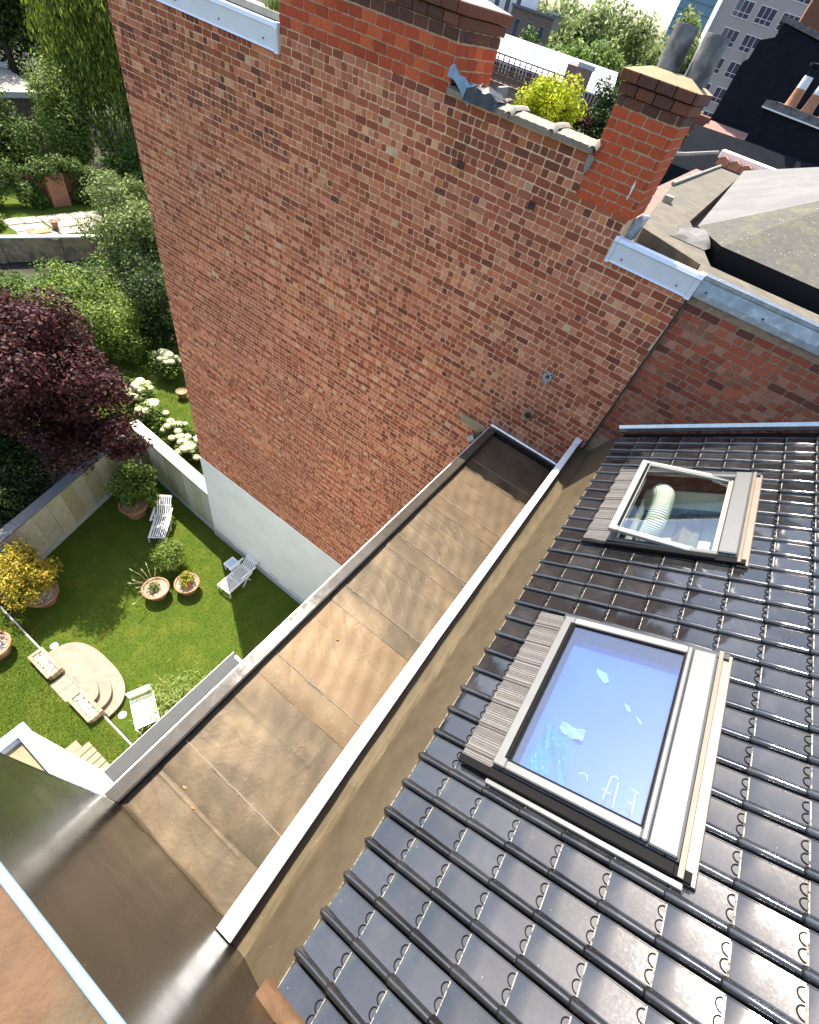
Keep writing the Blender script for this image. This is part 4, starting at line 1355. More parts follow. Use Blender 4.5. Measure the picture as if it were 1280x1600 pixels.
# ---- pots and their plants
def pot(name, loc, label, rt, h, fill="soil", group=None):
    o = thing(name, loc, label, "pot", group)
    k = rt
    MB().lathe([(.62 * k, 0), (.66 * k, .02), (.86 * k, h * .72), (.90 * k, h * .84), (k, h * .86), (1.02 * k, h * .95), (k, h), (.88 * k, h), (.86 * k, h * .9), (0.0, h * .88)], (0, 0, 0), 32).build("pot_body", "terracotta", o, local=True, smooth=True)
    m = MB()
    if fill == "pebbles":
        pebbles(m, -k, k, -k, k, h * .885, 500, .03, int(abs(loc[0] * 97)), lambda x, y: x * x + y * y < (.84 * k) ** 2)
        m.build("pebbles", "pebble", o, kind="stuff", local=True)
    return o


def potted(o, clumps, n, size, pal, seed, name="foliage", stems=None, **kw):
    V, c = leaves(clumps, n, size, pal, seed, **kw)
    add_mesh(name, quads_mesh(name, V, "leaf", c), o)
    if stems:
        limbs(stems[0], [cl[:3] for cl in clumps[:7]], stems[1]).build("stems", "bark", o, local=True, smooth=True)


p = pot("terracotta_pot", (-9.86, 3.98, 0), "terracotta pot with a round clipped green bush on the lawn", .36, .46)
potted(p, [(0, 0, .80, .60, .60, .44)] + spread((0, 0, .85), (.52, .52, .38), 16, .2, 3), 7000, .062, BRIGHT[:3] + GREEN[:1], 31, stems=((0, 0, .35), .03))
p = pot("terracotta_pot", (-9.24, 2.93, 0), "terracotta pot with pale plant and white flower stems leaning out", .44, .48, "pebbles")
potted(p, spread((-.02, 0, .52), (.22, .22, .12), 8, .13, 5), 900, .05, OLIVE, 32)
for k in range(9):
    a = rad(150 + k * 16)
    L = RNG.uniform(.5, .95)
    tip = (L * math.cos(a), L * math.sin(a) + .1, .62 + RNG.uniform(-.05, .3))
    f = MB().tube([(0.1 * math.cos(a), .1 * math.sin(a), .46), (tip[0] * .6, tip[1] * .6, tip[2] + .03), tip], .006, 5).build("flower_stem", "old_wood", p, local=True)
    MB().tube([tip, (tip[0] * 1.13, tip[1] * 1.13, tip[2] + .05)], [.02, .006], 6).build("flower_spike", "petal", f, local=True)
p = pot("terracotta_pot", (-8.66, 3.74, 0), "terracotta pot with yellow green plant and red flowers", .42, .48, "pebbles")
potted(p, spread((-.02, .05, .66), (.26, .26, .2), 10, .14, 7), 1500, .06, BRIGHT[:2] + GOLD[:2], 33, stems=((0, 0, .4), .02))
for (x, y, z) in ((.16, -.12, .60), (.22, -.06, .58), (.12, -.18, .56), (.20, -.02, .62)):
    MB().lathe([(.0, -.03), (.035, -.01), (.042, .015), (.02, .03), (0, .032)], (x, y, z), 8).build("flower", "red_petal", p, local=True)
p = pot("terracotta_pot", (-12.78, 4.56, 0), "large terracotta pot with a spreading shrub in the shaded wall corner", .50, .62)
potted(p, spread((-.25, .25, 1.25), (1.25, 1.05, .6), 34, .30, 9), 7500, .095, GREEN + BRIGHT[:2], 34, stems=((0, 0, .5), .045))
p = pot("terracotta_pot", (-11.62, .50, 0), "wide terracotta pot with a small golden leaved maple by the wall", .50, .50, "pebbles")
potted(p, spread((-.30, .0, 1.35), (1.35, 1.0, .75), 44, .32, 12), 11500, .085, GOLD, 35, stems=((-.05, .05, .45), .05))
p = pot("terracotta_pot", (-10.60, -1.22, .45), "pebble topped pot with a sparse shrub on the raised terrace", .46, .50, "pebbles")
potted(p, spread((-.55, .35, 1.25), (.35, .35, .5), 9, .2, 15), 520, .10, BRIGHT, 36, stems=((-.1, .1, .42), .025))


# ---- white slatted furniture
def lounger(loc, rz, label):
    o = thing("deck_chair", loc, label, "deck chair", "white deck chairs on the lawn", rz)
    W = .56

    def b(nm, *a):
        MB().bbox(*a, .004).build(nm, "white_paint", o, local=True)
    for s in (-1, 1):
        y = s * W / 2
        b("side_rail", 0, 1.12, y - .02, y + .02, .31, .36)
    for i in range(7):
        y = -W / 2 + .05 + i * (W - .1) / 6
        b("slat", .02, .50, y - .022, y + .022, .362, .380)
        b("slat", .54, 1.10, y - .022, y + .022, .362, .380)
        T = Matrix.Translation((1.12, 0, .37)) @ Matrix.Rotation(rad(-42), 4, 'Y')
        MB().bbox(.02, .72, y - .021, y + .021, 0, .018, .003).build("slat", "white_paint", o, local=True, T=T)
    T = Matrix.Translation((1.12, 0, .37)) @ Matrix.Rotation(rad(-42), 4, 'Y')
    for (x0, x1, z0, z1) in ((.0, .05, -.03, 0), (.36, .40, -.02, 0), (.70, .78, -.025, .02)):
        MB().bbox(x0, x1, -W / 2, W / 2, z0, z1, .004).build("cross_rail", "white_paint", o, local=True, T=T)
    for x in (0.0, .50, 1.08):
        b("cross_rail", x, x + .04, -W / 2, W / 2, .33, .361)
    for s in (-1, 1):
        y = s * (W / 2 + .03)
        for (xa, za, xb, zb_) in ((.05, .34, .02, 0), (.72, .58, 1.02, 0), (1.15, .58, .62, 0)):
            MB().tube([(xa, y - s * .02, za), (xb, y, zb_)], .022, 6).build("leg", "white_paint", o, local=True)
        MB().bbox(.62, 1.30, y - .035, y + .035, .58, .605, .006).build("armrest", "white_paint", o, local=True)
    return o


lounger((-11.06, 4.25, 0), rad(131), "white slatted deck chair in the sun beside the clipped bush pot")
lounger((-7.62, 4.42, 0), rad(93), "white slatted deck chair half in shade beside the small side table")
tb = thing("side_table", (-8.20, 5.33, 0), "small square white side table with blue top beside a deck chair", "table")
MB().bbox(-8.42, -7.98, 5.11, 5.55, .39, .43, .006).build("table_top", "white_paint", tb)
MB().box(-8.36, -8.04, 5.17, 5.49, .431, .436).build("inlay", "pale_blue_glass", tb)
for (x, y) in ((-8.38, 5.15), (-8.02, 5.15), (-8.38, 5.51), (-8.02, 5.51)):
    MB().box(x - .02, x + .02, y - .02, y + .02, 0, .39).build("leg", "white_paint", tb)
ch_ = thing("garden_chair", (-6.1, .30, 0), "white slatted garden chair beside the spiky plant", "chair", None, rad(-24))
for i in range(9):
    MB().bbox(-.42 + i * .10, -.42 + i * .10 + .088, -.28, .28, .40, .422, .004).build("slat", "white_paint", ch_, local=True)
for s in (-1, 1):
    MB().bbox(-.46, .50, s * .30 - .022, s * .30 + .022, .36, .43, .005).build("side_rail", "white_paint", ch_, local=True)
    for x in (-.42, .46):
        MB().box(x - .022, x + .022, s * .30 - .02, s * .30 + .02, 0, .36).build("leg", "white_paint", ch_, local=True)
MB().bbox(-.55, -.49, -.32, .32, .40, .80, .01).build("backrest", "white_paint", ch_, local=True)
sp_ = thing("spiky_plant", (-5.85, 1.0, 0), "light green spiky bamboo like plant beside the white garden chair", "plant")
rr = np.random.default_rng(8)
n = 480
base = np.stack([rr.normal(0, .28, n), rr.normal(.0, .42, n), rr.uniform(.25, .75, n)], 1)
dirs = rr.normal(size=(n, 3)) * [1, 1, .35]
dirs /= np.linalg.norm(dirs, axis=1)[:, None]
side_ = np.cross(dirs, [0, 0, 1])
side_ /= np.linalg.norm(side_, axis=1)[:, None]
Ln = rr.uniform(.10, .22, n)[:, None]
V = np.stack([base, base + dirs * Ln * .5 + side_ * .014, base + dirs * Ln, base + dirs * Ln * .5 - side_ * .014], 1)
add_mesh("foliage", quads_mesh("foliage", V, "leaf", np.array([(.20, .26, .06)]) * rr.uniform(.6, 1.3, n)[:, None]), sp_)
limbs((0, 0, 0), [(.2, .4, .6), (-.2, .3, .6), (.1, -.4, .6), (-.2, -.3, .65), (0, 0, .7)], .02).build("stems", "bark", sp_, local=True)
dk = thing("wooden_deck", (-6.1, -1.3, .45), "low stepped platform of pale wooden planks on the terrace grass", "deck")
for i in range(5):
    MB().bbox(-6.45 + i * .2, -6.27 + i * .2, -1.75, -1.10, .50, .54, .004).build("plank", "deck_wood", dk)
for y in (-1.7, -1.2):
    MB().box(-6.45, -5.47, y, y + .06, .45, .50).build("bearer", "old_wood", dk)
MB().bbox(-6.75, -6.47, -1.62, -1.28, .455, .50, .004).build("lower_plank", "deck_wood", dk)

# ---- trees and shrubs beyond the garden walls
plant("purple_tree", (-16.2, 4.2, 0), "dark purple leaved tree spreading over the stone panel wall", "tree",
      spread((-16.4, 4.5, 4.5), (5.0, 2.6, 2.1), 95, .62, 41, .8) + spread((-13.2, 4.9, 3.6), (1.5, 1.0, .7), 16, .36, 42, .75) + spread((-14.9, 3.8, 6.5), (3.3, 2.3, 1.3), 44, .62, 241, .8)
      + spread((-17.4, 2.6, 3.3), (2.6, 1.6, 1.1), 24, .55, 242, .75), 100000, .125, PURPLE, 43, trunk=(.22, 1.6), up=.5)
plant("dark_shrub", (-15.0, .8, 0), "dark evergreen shrub behind the stone panel wall at the left edge", "shrub",
      spread((-16.2, 1.6, 1.5), (2.2, 3.6, 1.4), 44, .62, 44), 20000, .12, DARKG + GREEN[:1], 45, trunk=(.10, .6))
plant("green_shrub", (-22.6, 9.0, 0), "broad bright green shrub behind the purple tree", "shrub",
      spread((-22.8, 9.3, 1.9), (3.6, 2.6, 1.6), 40, .85, 46), 24000, .14, BRIGHT, 47, trunk=(.14, .8), up=.5)
plant("green_shrub", (-21.0, 12.2, 0), "tall dark green shrub in shade against the brick gable edge", "shrub",
      spread((-21.4, 12.4, 2.4), (2.6, 2.2, 2.2), 30, .8, 48), 15000, .14, DARKG + GREEN[:1], 49, trunk=(.14, 1.0))
plant("olive_tree", (-27.0, 14.8, 0), "grey green bushy tree beside the gable above the bright shrub", "tree",
      spread((-27.2, 14.8, 3.0), (3.6, 2.9, 2.6), 44, .85, 50), 22000, .16, OLIVE, 51, trunk=(.18, 1.2), up=.4)
plant("green_shrub", (-29.5, 8.3, 0), "mixed low green plants in the bed before the concrete wall", "shrub",
      spread((-29.2, 8.6, .5), (2.6, 2.4, .5), 26, .5, 52), 7000, .14, GREEN + OLIVE[:1], 53)
# hydrangeas
hyd = [(-18.4, 8.7, .9, "hydrangea with many white heads at the left end of the row", 13), (-19.3, 10.9, 1.3, "pale green flowering hydrangea by the terracotta pot in the neighbour garden", 14),
       (-16.9, 8.35, .8, "white hydrangea in the middle of the row behind the low wall", 10), (-15.2, 8.15, .8, "white hydrangea next to the lawn edge behind the low wall", 9),
       (-13.9, 8.1, .8, "white hydrangea closest to the brick gable", 9)]
for k, (x, y, h, lab, nf) in enumerate(hyd):
    o = plant("hydrangea", (x, y, 0), lab, "hydrangea", spread((x, y, h * .55), (.75, .6, h * .45), 9, .36, 60 + k), 2200, .13, GREEN + BRIGHT[:1], 70 + k, crown="foliage", group="hydrangeas behind the low wall")
    for _ in range(int(nf * 1.6)):
        a, q = RNG.uniform(0, 6.28), RNG.uniform(.1, .95)
        fx, fy, fz = .8 * q * math.cos(a), .68 * q * math.sin(a), h * (1.02 - .35 * q * q) + RNG.normal(0, .05)
        s = RNG.uniform(.13, .23)
        MB().lathe([(.0, -.5 * s), (.7 * s, -.35 * s), (s, .05 * s), (.88 * s, .42 * s), (.5 * s, .68 * s), (0, .76 * s)], (fx, fy, fz), 9).build("flower_head", "petal", o, local=True)
p = pot("terracotta_pot", (-17.55, 10.3, 0), "plain terracotta pot in shade under the hydrangea next door", .26, .40)
wt = thing("white_table", (-14.05, 8.75, 0), "white garden table corner showing past the gable edge", "table")
MB().bbox(-14.3, -13.4, 8.45, 9.2, .66, .70, .006).build("table_top", "white_paint", wt)
for (x, y) in ((-14.25, 8.5), (-13.45, 8.5), (-14.25, 9.15), (-13.45, 9.15)):
    MB().box(x - .025, x + .025, y - .025, y + .025, 0, .66).build("leg", "white_paint", wt)

# ---- farther gardens, upper left
cw = thing("concrete_wall", (-32.3, 12.8, 0), "weathered grey garden wall with white top in the far garden", "wall")
A, B = np.array((-33.9, 9.2)), np.array((-31.2, 16.0))
Lw = np.linalg.norm(B - A)
T = Matrix.Translation((A[0], A[1], 0)) @ Matrix.Rotation(math.atan2(*(B - A)[::-1]), 4, 'Z')
MB().box(0, Lw, 0, .25, 0, 1.30).build("wall", "tan_wall", cw, T=T)
MB().bbox(0, Lw, -.03, .28, 1.301, 1.38, .01).build("coping", "white_paint", cw, T=T)
for x in (1.2, 4.1):
    MB().box(x, x + .35, -.10, -.002, 0, 1.29).build("pier", "tan_wall", cw, T=T)
MB().prism([(-33.9, 9.4), (-31.4, 16.0), (-36.5, 21.0), (-42, 16.5), (-41, 10)], 'z', -.3, 1.20).build("patio_ground", "lawn", kind="structure")
pat = thing("stone_patio", (-35.0, 14.5, 1.2), "sunlit patio of pale irregular slabs behind the far garden wall", "patio")
for i in range(3):
    for j in range(6):
        a = np.array((-33.55 - i * .92 + RNG.normal(0, .04) - .06 * j + .37 * (j - 2) * .4, 11.9 + j * .95 + RNG.normal(0, .05)))
        w, d = RNG.uniform(.86, .91), RNG.uniform(.88, .935)
        MB().prism([(a[0], a[1]), (a[0] + w * RNG.uniform(.92, 1), a[1] + RNG.uniform(0, .08)), (a[0] + w, a[1] + d), (a[0] + RNG.uniform(0, .08), a[1] + d)], 'z', 1.19, 1.235).build("slab", "ivory_slab", pat)
tray = thing("orange_tray", (-33.4, 12.9, 1.24), "flat orange plastic tray on the far patio", "tray")
MB().bbox(-33.7, -33.2, 12.4, 13.5, 1.24, 1.30, .01).build("tray_base", "orange_plastic", tray)
MB().box(-33.65, -33.25, 12.45, 13.45, 1.301, 1.304).build("tray_floor", "clay_tile", tray)
po = pot("dark_pot", (-33.6, 13.95, 1.24), "dark round pot beside the orange tray on the far patio", .22, .42)
plant("lime_bush", (-34.9, 10.7, 1.2), "rounded bright green bush on the far lawn", "bush", spread((-35.0, 10.7, 1.7), (1.0, 1.1, .55), 14, .45, 80), 5000, .13, BRIGHT, 81)
iw = thing("ivy_brick_wall", (-36.5, 17, 0), "short red brick wall end overgrown with ivy in the far garden", "wall")
MB().box(-37.2, -36.8, 14.6, 18.4, 0, 2.9).build("wall", "far_brown", iw)
MB().box(-36.8, -36.45, 15.5, 16.6, 0, 3.0).build("pier", "clay_tile", iw)
V, c = leaves(spread((-36.9, 16.6, 3.1), (.5, 2.6, .5), 22, .5, 82) + spread((-36.6, 18.2, 2.2), (.5, 1.5, 1.3), 16, .5, 83) + spread((-36.7, 14.6, 2.2), (.4, .9, 1.0), 12, .45, 283), 12000, .15, GREEN + OLIVE[:1], 84)
add_mesh("ivy", quads_mesh("ivy", V - np.array((-36.5, 17, 0)), "leaf", c), iw)
plant("ivy_tree", (-41.5, 20.0, 0), "sunlit ivy covered tree stump beside the willow", "tree",
      spread((-41.5, 20.0, 4.3), (1.7, 1.9, 3.0), 40, .85, 85), 17000, .17, BRIGHT + OLIVE[:1], 86, trunk=(.3, 3.0))
plant("hedge_tree", (-42.0, 15.8, 0), "dense green hedge tree at the left edge below the white roof", "tree",
      spread((-42.2, 15.8, 3.6), (2.4, 2.9, 2.5), 44, .95, 87), 21000, .17, GREEN + DARKG[:1], 88, trunk=(.25, 1.5))
plant("ivy_hedge", (-37.8, 12.4, 0), "low ivy covered hedge above the far patio", "hedge",
      spread((-37.8, 12.4, 2.5), (1.0, 3.0, 1.5), 30, .65, 89), 14000, .14, GREEN + OLIVE[:2], 90)
# weeping willow
wil = thing("willow_tree", (-43.5, 27.0, 0), "large weeping willow with hanging strands beside the brick gable", "tree")
rw = np.random.default_rng(91)
cl = []
Vs, Cs = [], []
tops = []
for k in range(560):
    a, q = rw.uniform(0, 6.28), rw.random() ** .5
    x, y = -42.8 + 5.8 * q * math.cos(a), 26.8 + 5.8 * q * math.sin(a)
    zt = 15.5 - 7.0 * q * q + rw.normal(0, .8)
    zb_ = max(.6, zt - rw.uniform(3.0, 9.5))
    m_ = int(70 * (zt - zb_) / 5)
    t = rw.random(m_)
    P = np.stack([x + rw.normal(0, .22, m_) + .25 * np.sin(5 * t + a), y + rw.normal(0, .22, m_), zt + (zb_ - zt) * t], 1)
    d = np.stack([rw.normal(0, .28, m_), rw.normal(0, .28, m_), -np.ones(m_)], 1)
    d /= np.linalg.norm(d, axis=1)[:, None]
    sd = np.cross(d, rw.normal(size=(m_, 3)))
    sd /= np.linalg.norm(sd, axis=1)[:, None]
    Ls = rw.uniform(.22, .5, m_)[:, None]
    Vs.append(np.stack([P, P + d * Ls * .5 + sd * .055, P + d * Ls, P + d * Ls * .5 - sd * .055], 1))
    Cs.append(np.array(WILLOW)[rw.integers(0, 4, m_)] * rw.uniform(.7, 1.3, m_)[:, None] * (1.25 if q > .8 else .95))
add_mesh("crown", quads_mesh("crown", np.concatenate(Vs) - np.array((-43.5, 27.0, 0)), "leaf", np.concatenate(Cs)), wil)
m = MB()
m.tube([(-43.5, 27, 0), (-43.7, 26.8, 3), (-43.5, 26.6, 7)], [.55, .45, .35], 10)
for k in range(9):
    a = k * .7
    m.tube([(-43.5, 26.6, 6.5), (-43.5 + 2.2 * math.cos(a), 26.6 + 2.2 * math.sin(a), 10.5), (-43.5 + 4.4 * math.cos(a), 26.6 + 4.4 * math.sin(a), 12)], [.22, .13, .05], 6)
m.build("trunk", "bark", wil, smooth=True)
plant("tall_tree", (-58, 25.2, 0), "tall dark green tree filling the top left corner", "tree",
      spread((-59, 25.5, 9.0), (6.5, 8.5, 5.6), 90, 1.7, 92) + spread((-60, 22.0, 3.5), (3.5, 8.0, 3.5), 40, 1.4, 292), 46000, .30, GREEN + DARKG[:2], 93, trunk=(.4, 5))
plant("hedge_tree", (-52, 33, 0), "dense green tree behind the willow beside the brick gable", "tree",
      spread((-52, 33, 6.0), (6.0, 4.5, 5.5), 60, 1.5, 192), 22000, .28, GREEN + BRIGHT[:1], 193, trunk=(.4, 3))
plant("green_shrub", (-38.5, 22.5, 0), "leafy shrub under the willow strands beside the gable edge", "shrub",
      spread((-38.5, 22.8, 1.8), (3.2, 2.6, 1.8), 34, .8, 194), 14000, .17, GREEN + BRIGHT[:1], 195, trunk=(.15, .8))
plant("green_shrub", (-33.5, 18.5, 0), "rounded olive shrub right of the far patio", "shrub",
      spread((-33.4, 18.6, 1.9), (2.6, 2.3, 1.7), 30, .75, 196), 13000, .16, OLIVE + BRIGHT[:1], 197, trunk=(.15, .8))
plant("green_shrub", (-25.5, 10.4, 0), "mid green shrub between the bright shrub and the olive tree", "shrub",
      spread((-25.6, 10.8, 1.7), (2.6, 2.0, 1.5), 28, .75, 198), 12000, .15, GREEN + BRIGHT[:2], 199, trunk=(.12, .8))
fb = thing("flat_roof_shed", (-51, 19.5, 0), "low shed with pale flat roof at the left edge of the far gardens", "shed")
MB().box(-55.5, -48.6, 12.0, 23.5, 0, 3.7).build("wall", "brown_wall", fb)
MB().box(-55.3, -48.8, 12.2, 23.3, 3.701, 3.78).build("roof", "pale_concrete", fb)
MB().box(-48.8, -48.4, 11.8, 23.6, 3.6, 3.95).build("fascia", "white_paint", fb)
MB().box(-55.8, -55.4, 11.8, 23.6, 3.6, 3.98).build("fascia", "white_paint", fb)

# weeds on the ledge above the left capping
wd = thing("ledge_weeds", (-6.45, 6.28, 15.06), "tuft of grassy weeds on the ledge beside the wide chimney", "weeds")
rr = np.random.default_rng(17)
n = 260
base = np.stack([rr.normal(0, .12, n), rr.normal(.02, .05, n), np.zeros(n)], 1)
tip = base + np.stack([rr.normal(0, .08, n), rr.normal(-.02, .06, n), rr.uniform(.05, .20, n)], 1)
V = np.stack([base - [.006, 0, 0], base + [.006, 0, 0], tip + [.002, 0, 0], tip - [.002, 0, 0]], 1)
add_mesh("foliage", quads_mesh("foliage", V, "leaf", np.array([(.11, .15, .03)]) * rr.uniform(.6, 1.4, n)[:, None]), wd)

# ================================================================= BACKGROUND, UPPER RIGHT
def box_thing(name, label, cat, loc, rz):
    return thing(name, loc, label, cat, None, rz)


def windows(o, x0, dx, nx, z0, dz, nz, w, h, y, frame="white_paint", panes=1):
    """each window is a part, its pane and bars sub-parts; facade faces local -y at y"""
    for i in range(nx):
        for j in range(nz):
            x, z = x0 + i * dx, z0 + j * dz
            f = MB()
            f.box(x - w / 2 - .08, x + w / 2 + .08, y - .05, y + .02, z - .10, z - .001)
            f.box(x - w / 2 - .08, x + w / 2 + .08, y - .05, y + .02, z + h + .001, z + h + .09)
            f.box(x - w / 2 - .08, x - w / 2, y - .05, y + .02, z, z + h)
            f.box(x + w / 2, x + w / 2 + .08, y - .05, y + .02, z, z + h)
            for q in range(1, panes):
                xx = x - w / 2 + w * q / panes
                f.box(xx - .04, xx + .04, y - .04, y + .02, z, z + h)
            if panes > 1:
                f.box(x - w / 2, x + w / 2, y - .045, y + .02, z + h * .28, z + h * .28 + .07)
            wf = f.build("window", frame, o, local=True)
            MB().box(x - w / 2, x + w / 2, y - .015, y - .005, z, z + h).build("pane", "window_glass", wf, local=True)


# iron lattice and brick wall beyond the coping
lt = thing("lattice_fence", (-11.6, 24.0, 12.6), "rusty iron lattice fence on a brick wall behind the coping", "fence", None, rad(8))
MB().box(-3.2, 2.6, .10, .35, -12.6, .95).build("brick_base", "brown_wall", lt, local=True)
for k in range(5):
    MB().box(-3.2, 2.6, -.02, .03, .98 + k * .20, 1.02 + k * .20).build("rail", "rust", lt, local=True)
for k in range(24):
    MB().box(-3.2 + k * .25, -3.17 + k * .25, -.03, .02, .96, 1.80).build("upright", "rust", lt, local=True)
for k in range(12):
    MB().tube([(-3.1 + k * .48, -.02, 1.0), (-2.66 + k * .48, -.02, 1.40)], .018, 5).build("brace", "rust", lt, local=True)
bk = thing("terrace_box", (-10.2, 21.5, 12.6), "pale upright slab leaning by the rusty lattice fence", "slab", None, rad(10))
MB().bbox(-.10, .02, -.7, .5, -.2, 1.15, .01).build("slab_body", "pale_concrete", bk, local=True)
MB().bbox(.03, .35, -.6, .4, -.2, .85, .01).build("slab_foot", "brown_wall", bk, local=True)
bk2 = thing("bent_sheet", (-11.4, 21.0, 13.0), "bent white metal sheet in front of the lattice fence", "sheet", None, rad(5))
MB().bbox(-.06, .0, -.2, .2, .25, .95, .005).build("upright_leaf", "white_paint", bk2, local=True)
MB().bbox(-.75, -.061, -.2, .2, .22, .27, .005).build("flat_leaf", "white_paint", bk2, local=True)
# long white ribbed roof
wrf = thing("white_roof_hall", (-18, 42, 0), "long hall with white ribbed metal roof behind the coping", "hall", None, rad(18))
MB().box(-9, 5.6, .3, 9.5, 0, 12.9).build("wall", "brown_wall", wrf, local=True)
MB().add([(-9.2, 0, 13.05), (5.8, 0, 13.05), (5.8, 7.5, 14.15), (-9.2, 7.5, 14.15), (-9.2, 0, 12.95), (5.8, 0, 12.95), (5.8, 7.5, 14.05), (-9.2, 7.5, 14.05)],
         [(0, 1, 2, 3), (7, 6, 5, 4), (0, 4, 5, 1), (1, 5, 6, 2), (2, 6, 7, 3), (3, 7, 4, 0)]).build("roof_sheet", "white_roof", wrf, local=True)
for k in range(7):
    y = .5 + k * 1.05
    MB().box(-9.2, 5.8, y, y + .10, 13.05 + y * .1467, 13.12 + y * .1467).build("roof_batten", "white_paint", wrf, local=True)
for k in range(60):
    MB().box(-9.1 + k * .25, -9.02 + k * .25, -.06, -.01, 12.5, 13.0).build("gutter_comb", "galvanised", wrf, local=True) if k % 1 == 0 else None
vt = thing("vent_block", (-13.6, 38.5, 0), "pinkish block with a small capped flue at the hall end", "block", None, rad(18))
MB().box(-.8, .8, 0, 2, 0, 14.2).build("block_body", "pink_roof", vt, local=True)
MB().bbox(-.2, .9, .1, 1.2, 14.201, 14.45, .02).build("flue_cap", "galvanised", vt, local=True)


def polar(az, d):
    return d * math.sin(rad(az)), d * math.cos(rad(az))


def bg_tree(name, az, d, ztop, r, label, pal, n, leaf, seed, h=None, cat="tree"):
    x, y = polar(az, d)
    h = h or r * 1.25
    zc_ = ztop - h
    return plant(name, (x, y, 0), label, cat, spread((x, y, zc_), (r, r, h), 40, r * .30, seed), n, leaf, pal, seed + 1, trunk=(max(.12, r * .05), max(.5, zc_ - h * .4)), up=.5)


bg_tree("lime_tree", -20.7, 20, 14.62, 1.2, "vivid yellow green small tree above the coping", LIME, 9000, .10, 101, .62)
bg_tree("purple_shrub", -17.9, 36, 13.35, .95, "dark purple shrub between lime tree and conifer", PURPLE, 4200, .14, 103, 1.4)
bg_tree("conifer", -15.7, 37, 14.7, 1.5, "dark feathery conifer left of the narrow chimney", DARKG + GREEN[:1], 9000, .16, 105, 2.2)
bg_tree("yew_tree", -17.4, 31, 12.75, 1.25, "low mid green conifer right behind the coping end", GREEN + DARKG[:2], 6500, .13, 107, 1.2)
FAR1 = [(.16, .25, .05), (.13, .21, .045), (.20, .29, .07)]  # both far palettes are paler: distance haze put into the leaf colour
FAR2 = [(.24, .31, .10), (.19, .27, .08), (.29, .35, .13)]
bg_tree("broad_tree", -22.6, 80, 16.6, 5.2, "dark green broad tree beside the dark brick house", GREEN, 10000, .55, 111)
bg_tree("broad_tree", -18.6, 74, 16.9, 5.6, "large light green tree in the middle of the tree row", FAR1 + BRIGHT[:1], 12000, .5, 113)
bg_tree("broad_tree", -15.2, 78, 15.3, 4.6, "mid green tree behind the tall chimney pots", FAR1, 9000, .5, 115)
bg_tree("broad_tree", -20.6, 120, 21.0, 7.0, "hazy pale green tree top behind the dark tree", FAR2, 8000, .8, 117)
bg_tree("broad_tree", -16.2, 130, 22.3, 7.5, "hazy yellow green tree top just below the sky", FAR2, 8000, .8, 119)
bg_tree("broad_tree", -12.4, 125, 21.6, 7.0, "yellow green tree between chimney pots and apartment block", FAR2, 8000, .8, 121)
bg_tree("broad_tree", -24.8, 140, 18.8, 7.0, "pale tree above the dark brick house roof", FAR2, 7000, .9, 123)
bg_tree("broad_tree", -10.6, 95, 14.5, 4.5, "mid green tree left of the apartment block", FAR1, 8000, .55, 125)
x, y = polar(-14, 210)
o = thing("far_trees", (x, y, 0), "hazy band of distant tree tops under the sky", "trees")
o["kind"] = "stuff"
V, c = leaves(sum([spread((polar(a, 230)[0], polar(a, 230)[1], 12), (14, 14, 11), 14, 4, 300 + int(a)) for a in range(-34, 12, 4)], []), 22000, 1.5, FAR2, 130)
ft = bpy.data.objects.new("far_woods", quads_mesh("far_woods", V, "leaf", c))
link(ft, None, "distant mass of tree tops along the horizon", "woods", None, "stuff")
bpy.data.objects.remove(o)

x, y = polar(-28.2, 112)
wb = box_thing("white_house", "far white house with a row of narrow windows behind the wide chimney", "house", (x, y, 0), rad(26))
MB().box(-6, 4.6, 0, 10, 0, 18.2).build("wall", "white_wall", wb, local=True)
MB().add([(-6.3, -.3, 18.2), (4.9, -.3, 18.2), (4.9, 10.3, 18.2), (-6.3, 10.3, 18.2), (-6.3, 5, 21), (4.9, 5, 21)], [(0, 1, 5, 4), (2, 3, 4, 5), (1, 2, 5), (3, 0, 4), (0, 3, 2, 1)]).build("roof", "black_slate", wb, local=True)
windows(wb, -4.8, 1.75, 6, 14.6, 0, 1, .75, 2.0, 0, "white_wall")
windows(wb, -4.2, 2.4, 4, 10.5, 0, 1, 1.1, 2.2, 0, "white_wall")
x, y = polar(-25.2, 106)
db = box_thing("brown_brick_house", "far dark brown brick house with pale window trims beside the white house", "house", (x, y, 0), rad(24))
MB().box(-2.6, 4.2, 0, 9, 0, 15.6).build("wall", "brown_wall", db, local=True)
MB().box(-1.6, 1.0, 3, 6, 15.6, 17.6).build("dormer", "white_wall", db, local=True)
MB().box(-2.8, 4.4, -.2, 9.2, 15.601, 15.9).build("cornice", "grey_coping", db, local=True)
windows(db, -1.3, 2.0, 3, 12.6, -3.2, 2, .8, 1.9, 0, "pale_concrete")
x, y = polar(-22.0, 150)
lb = box_thing("low_grey_building", "long low grey building behind the tree row", "building", (x, y, 0), rad(20))
MB().box(-9, 4, 0, 8, 0, 16.2).build("wall", "pale_concrete", lb, local=True)
MB().box(-9.3, 4.3, -.3, 8.3, 16.201, 16.6).build("roof", "galvanised", lb, local=True)

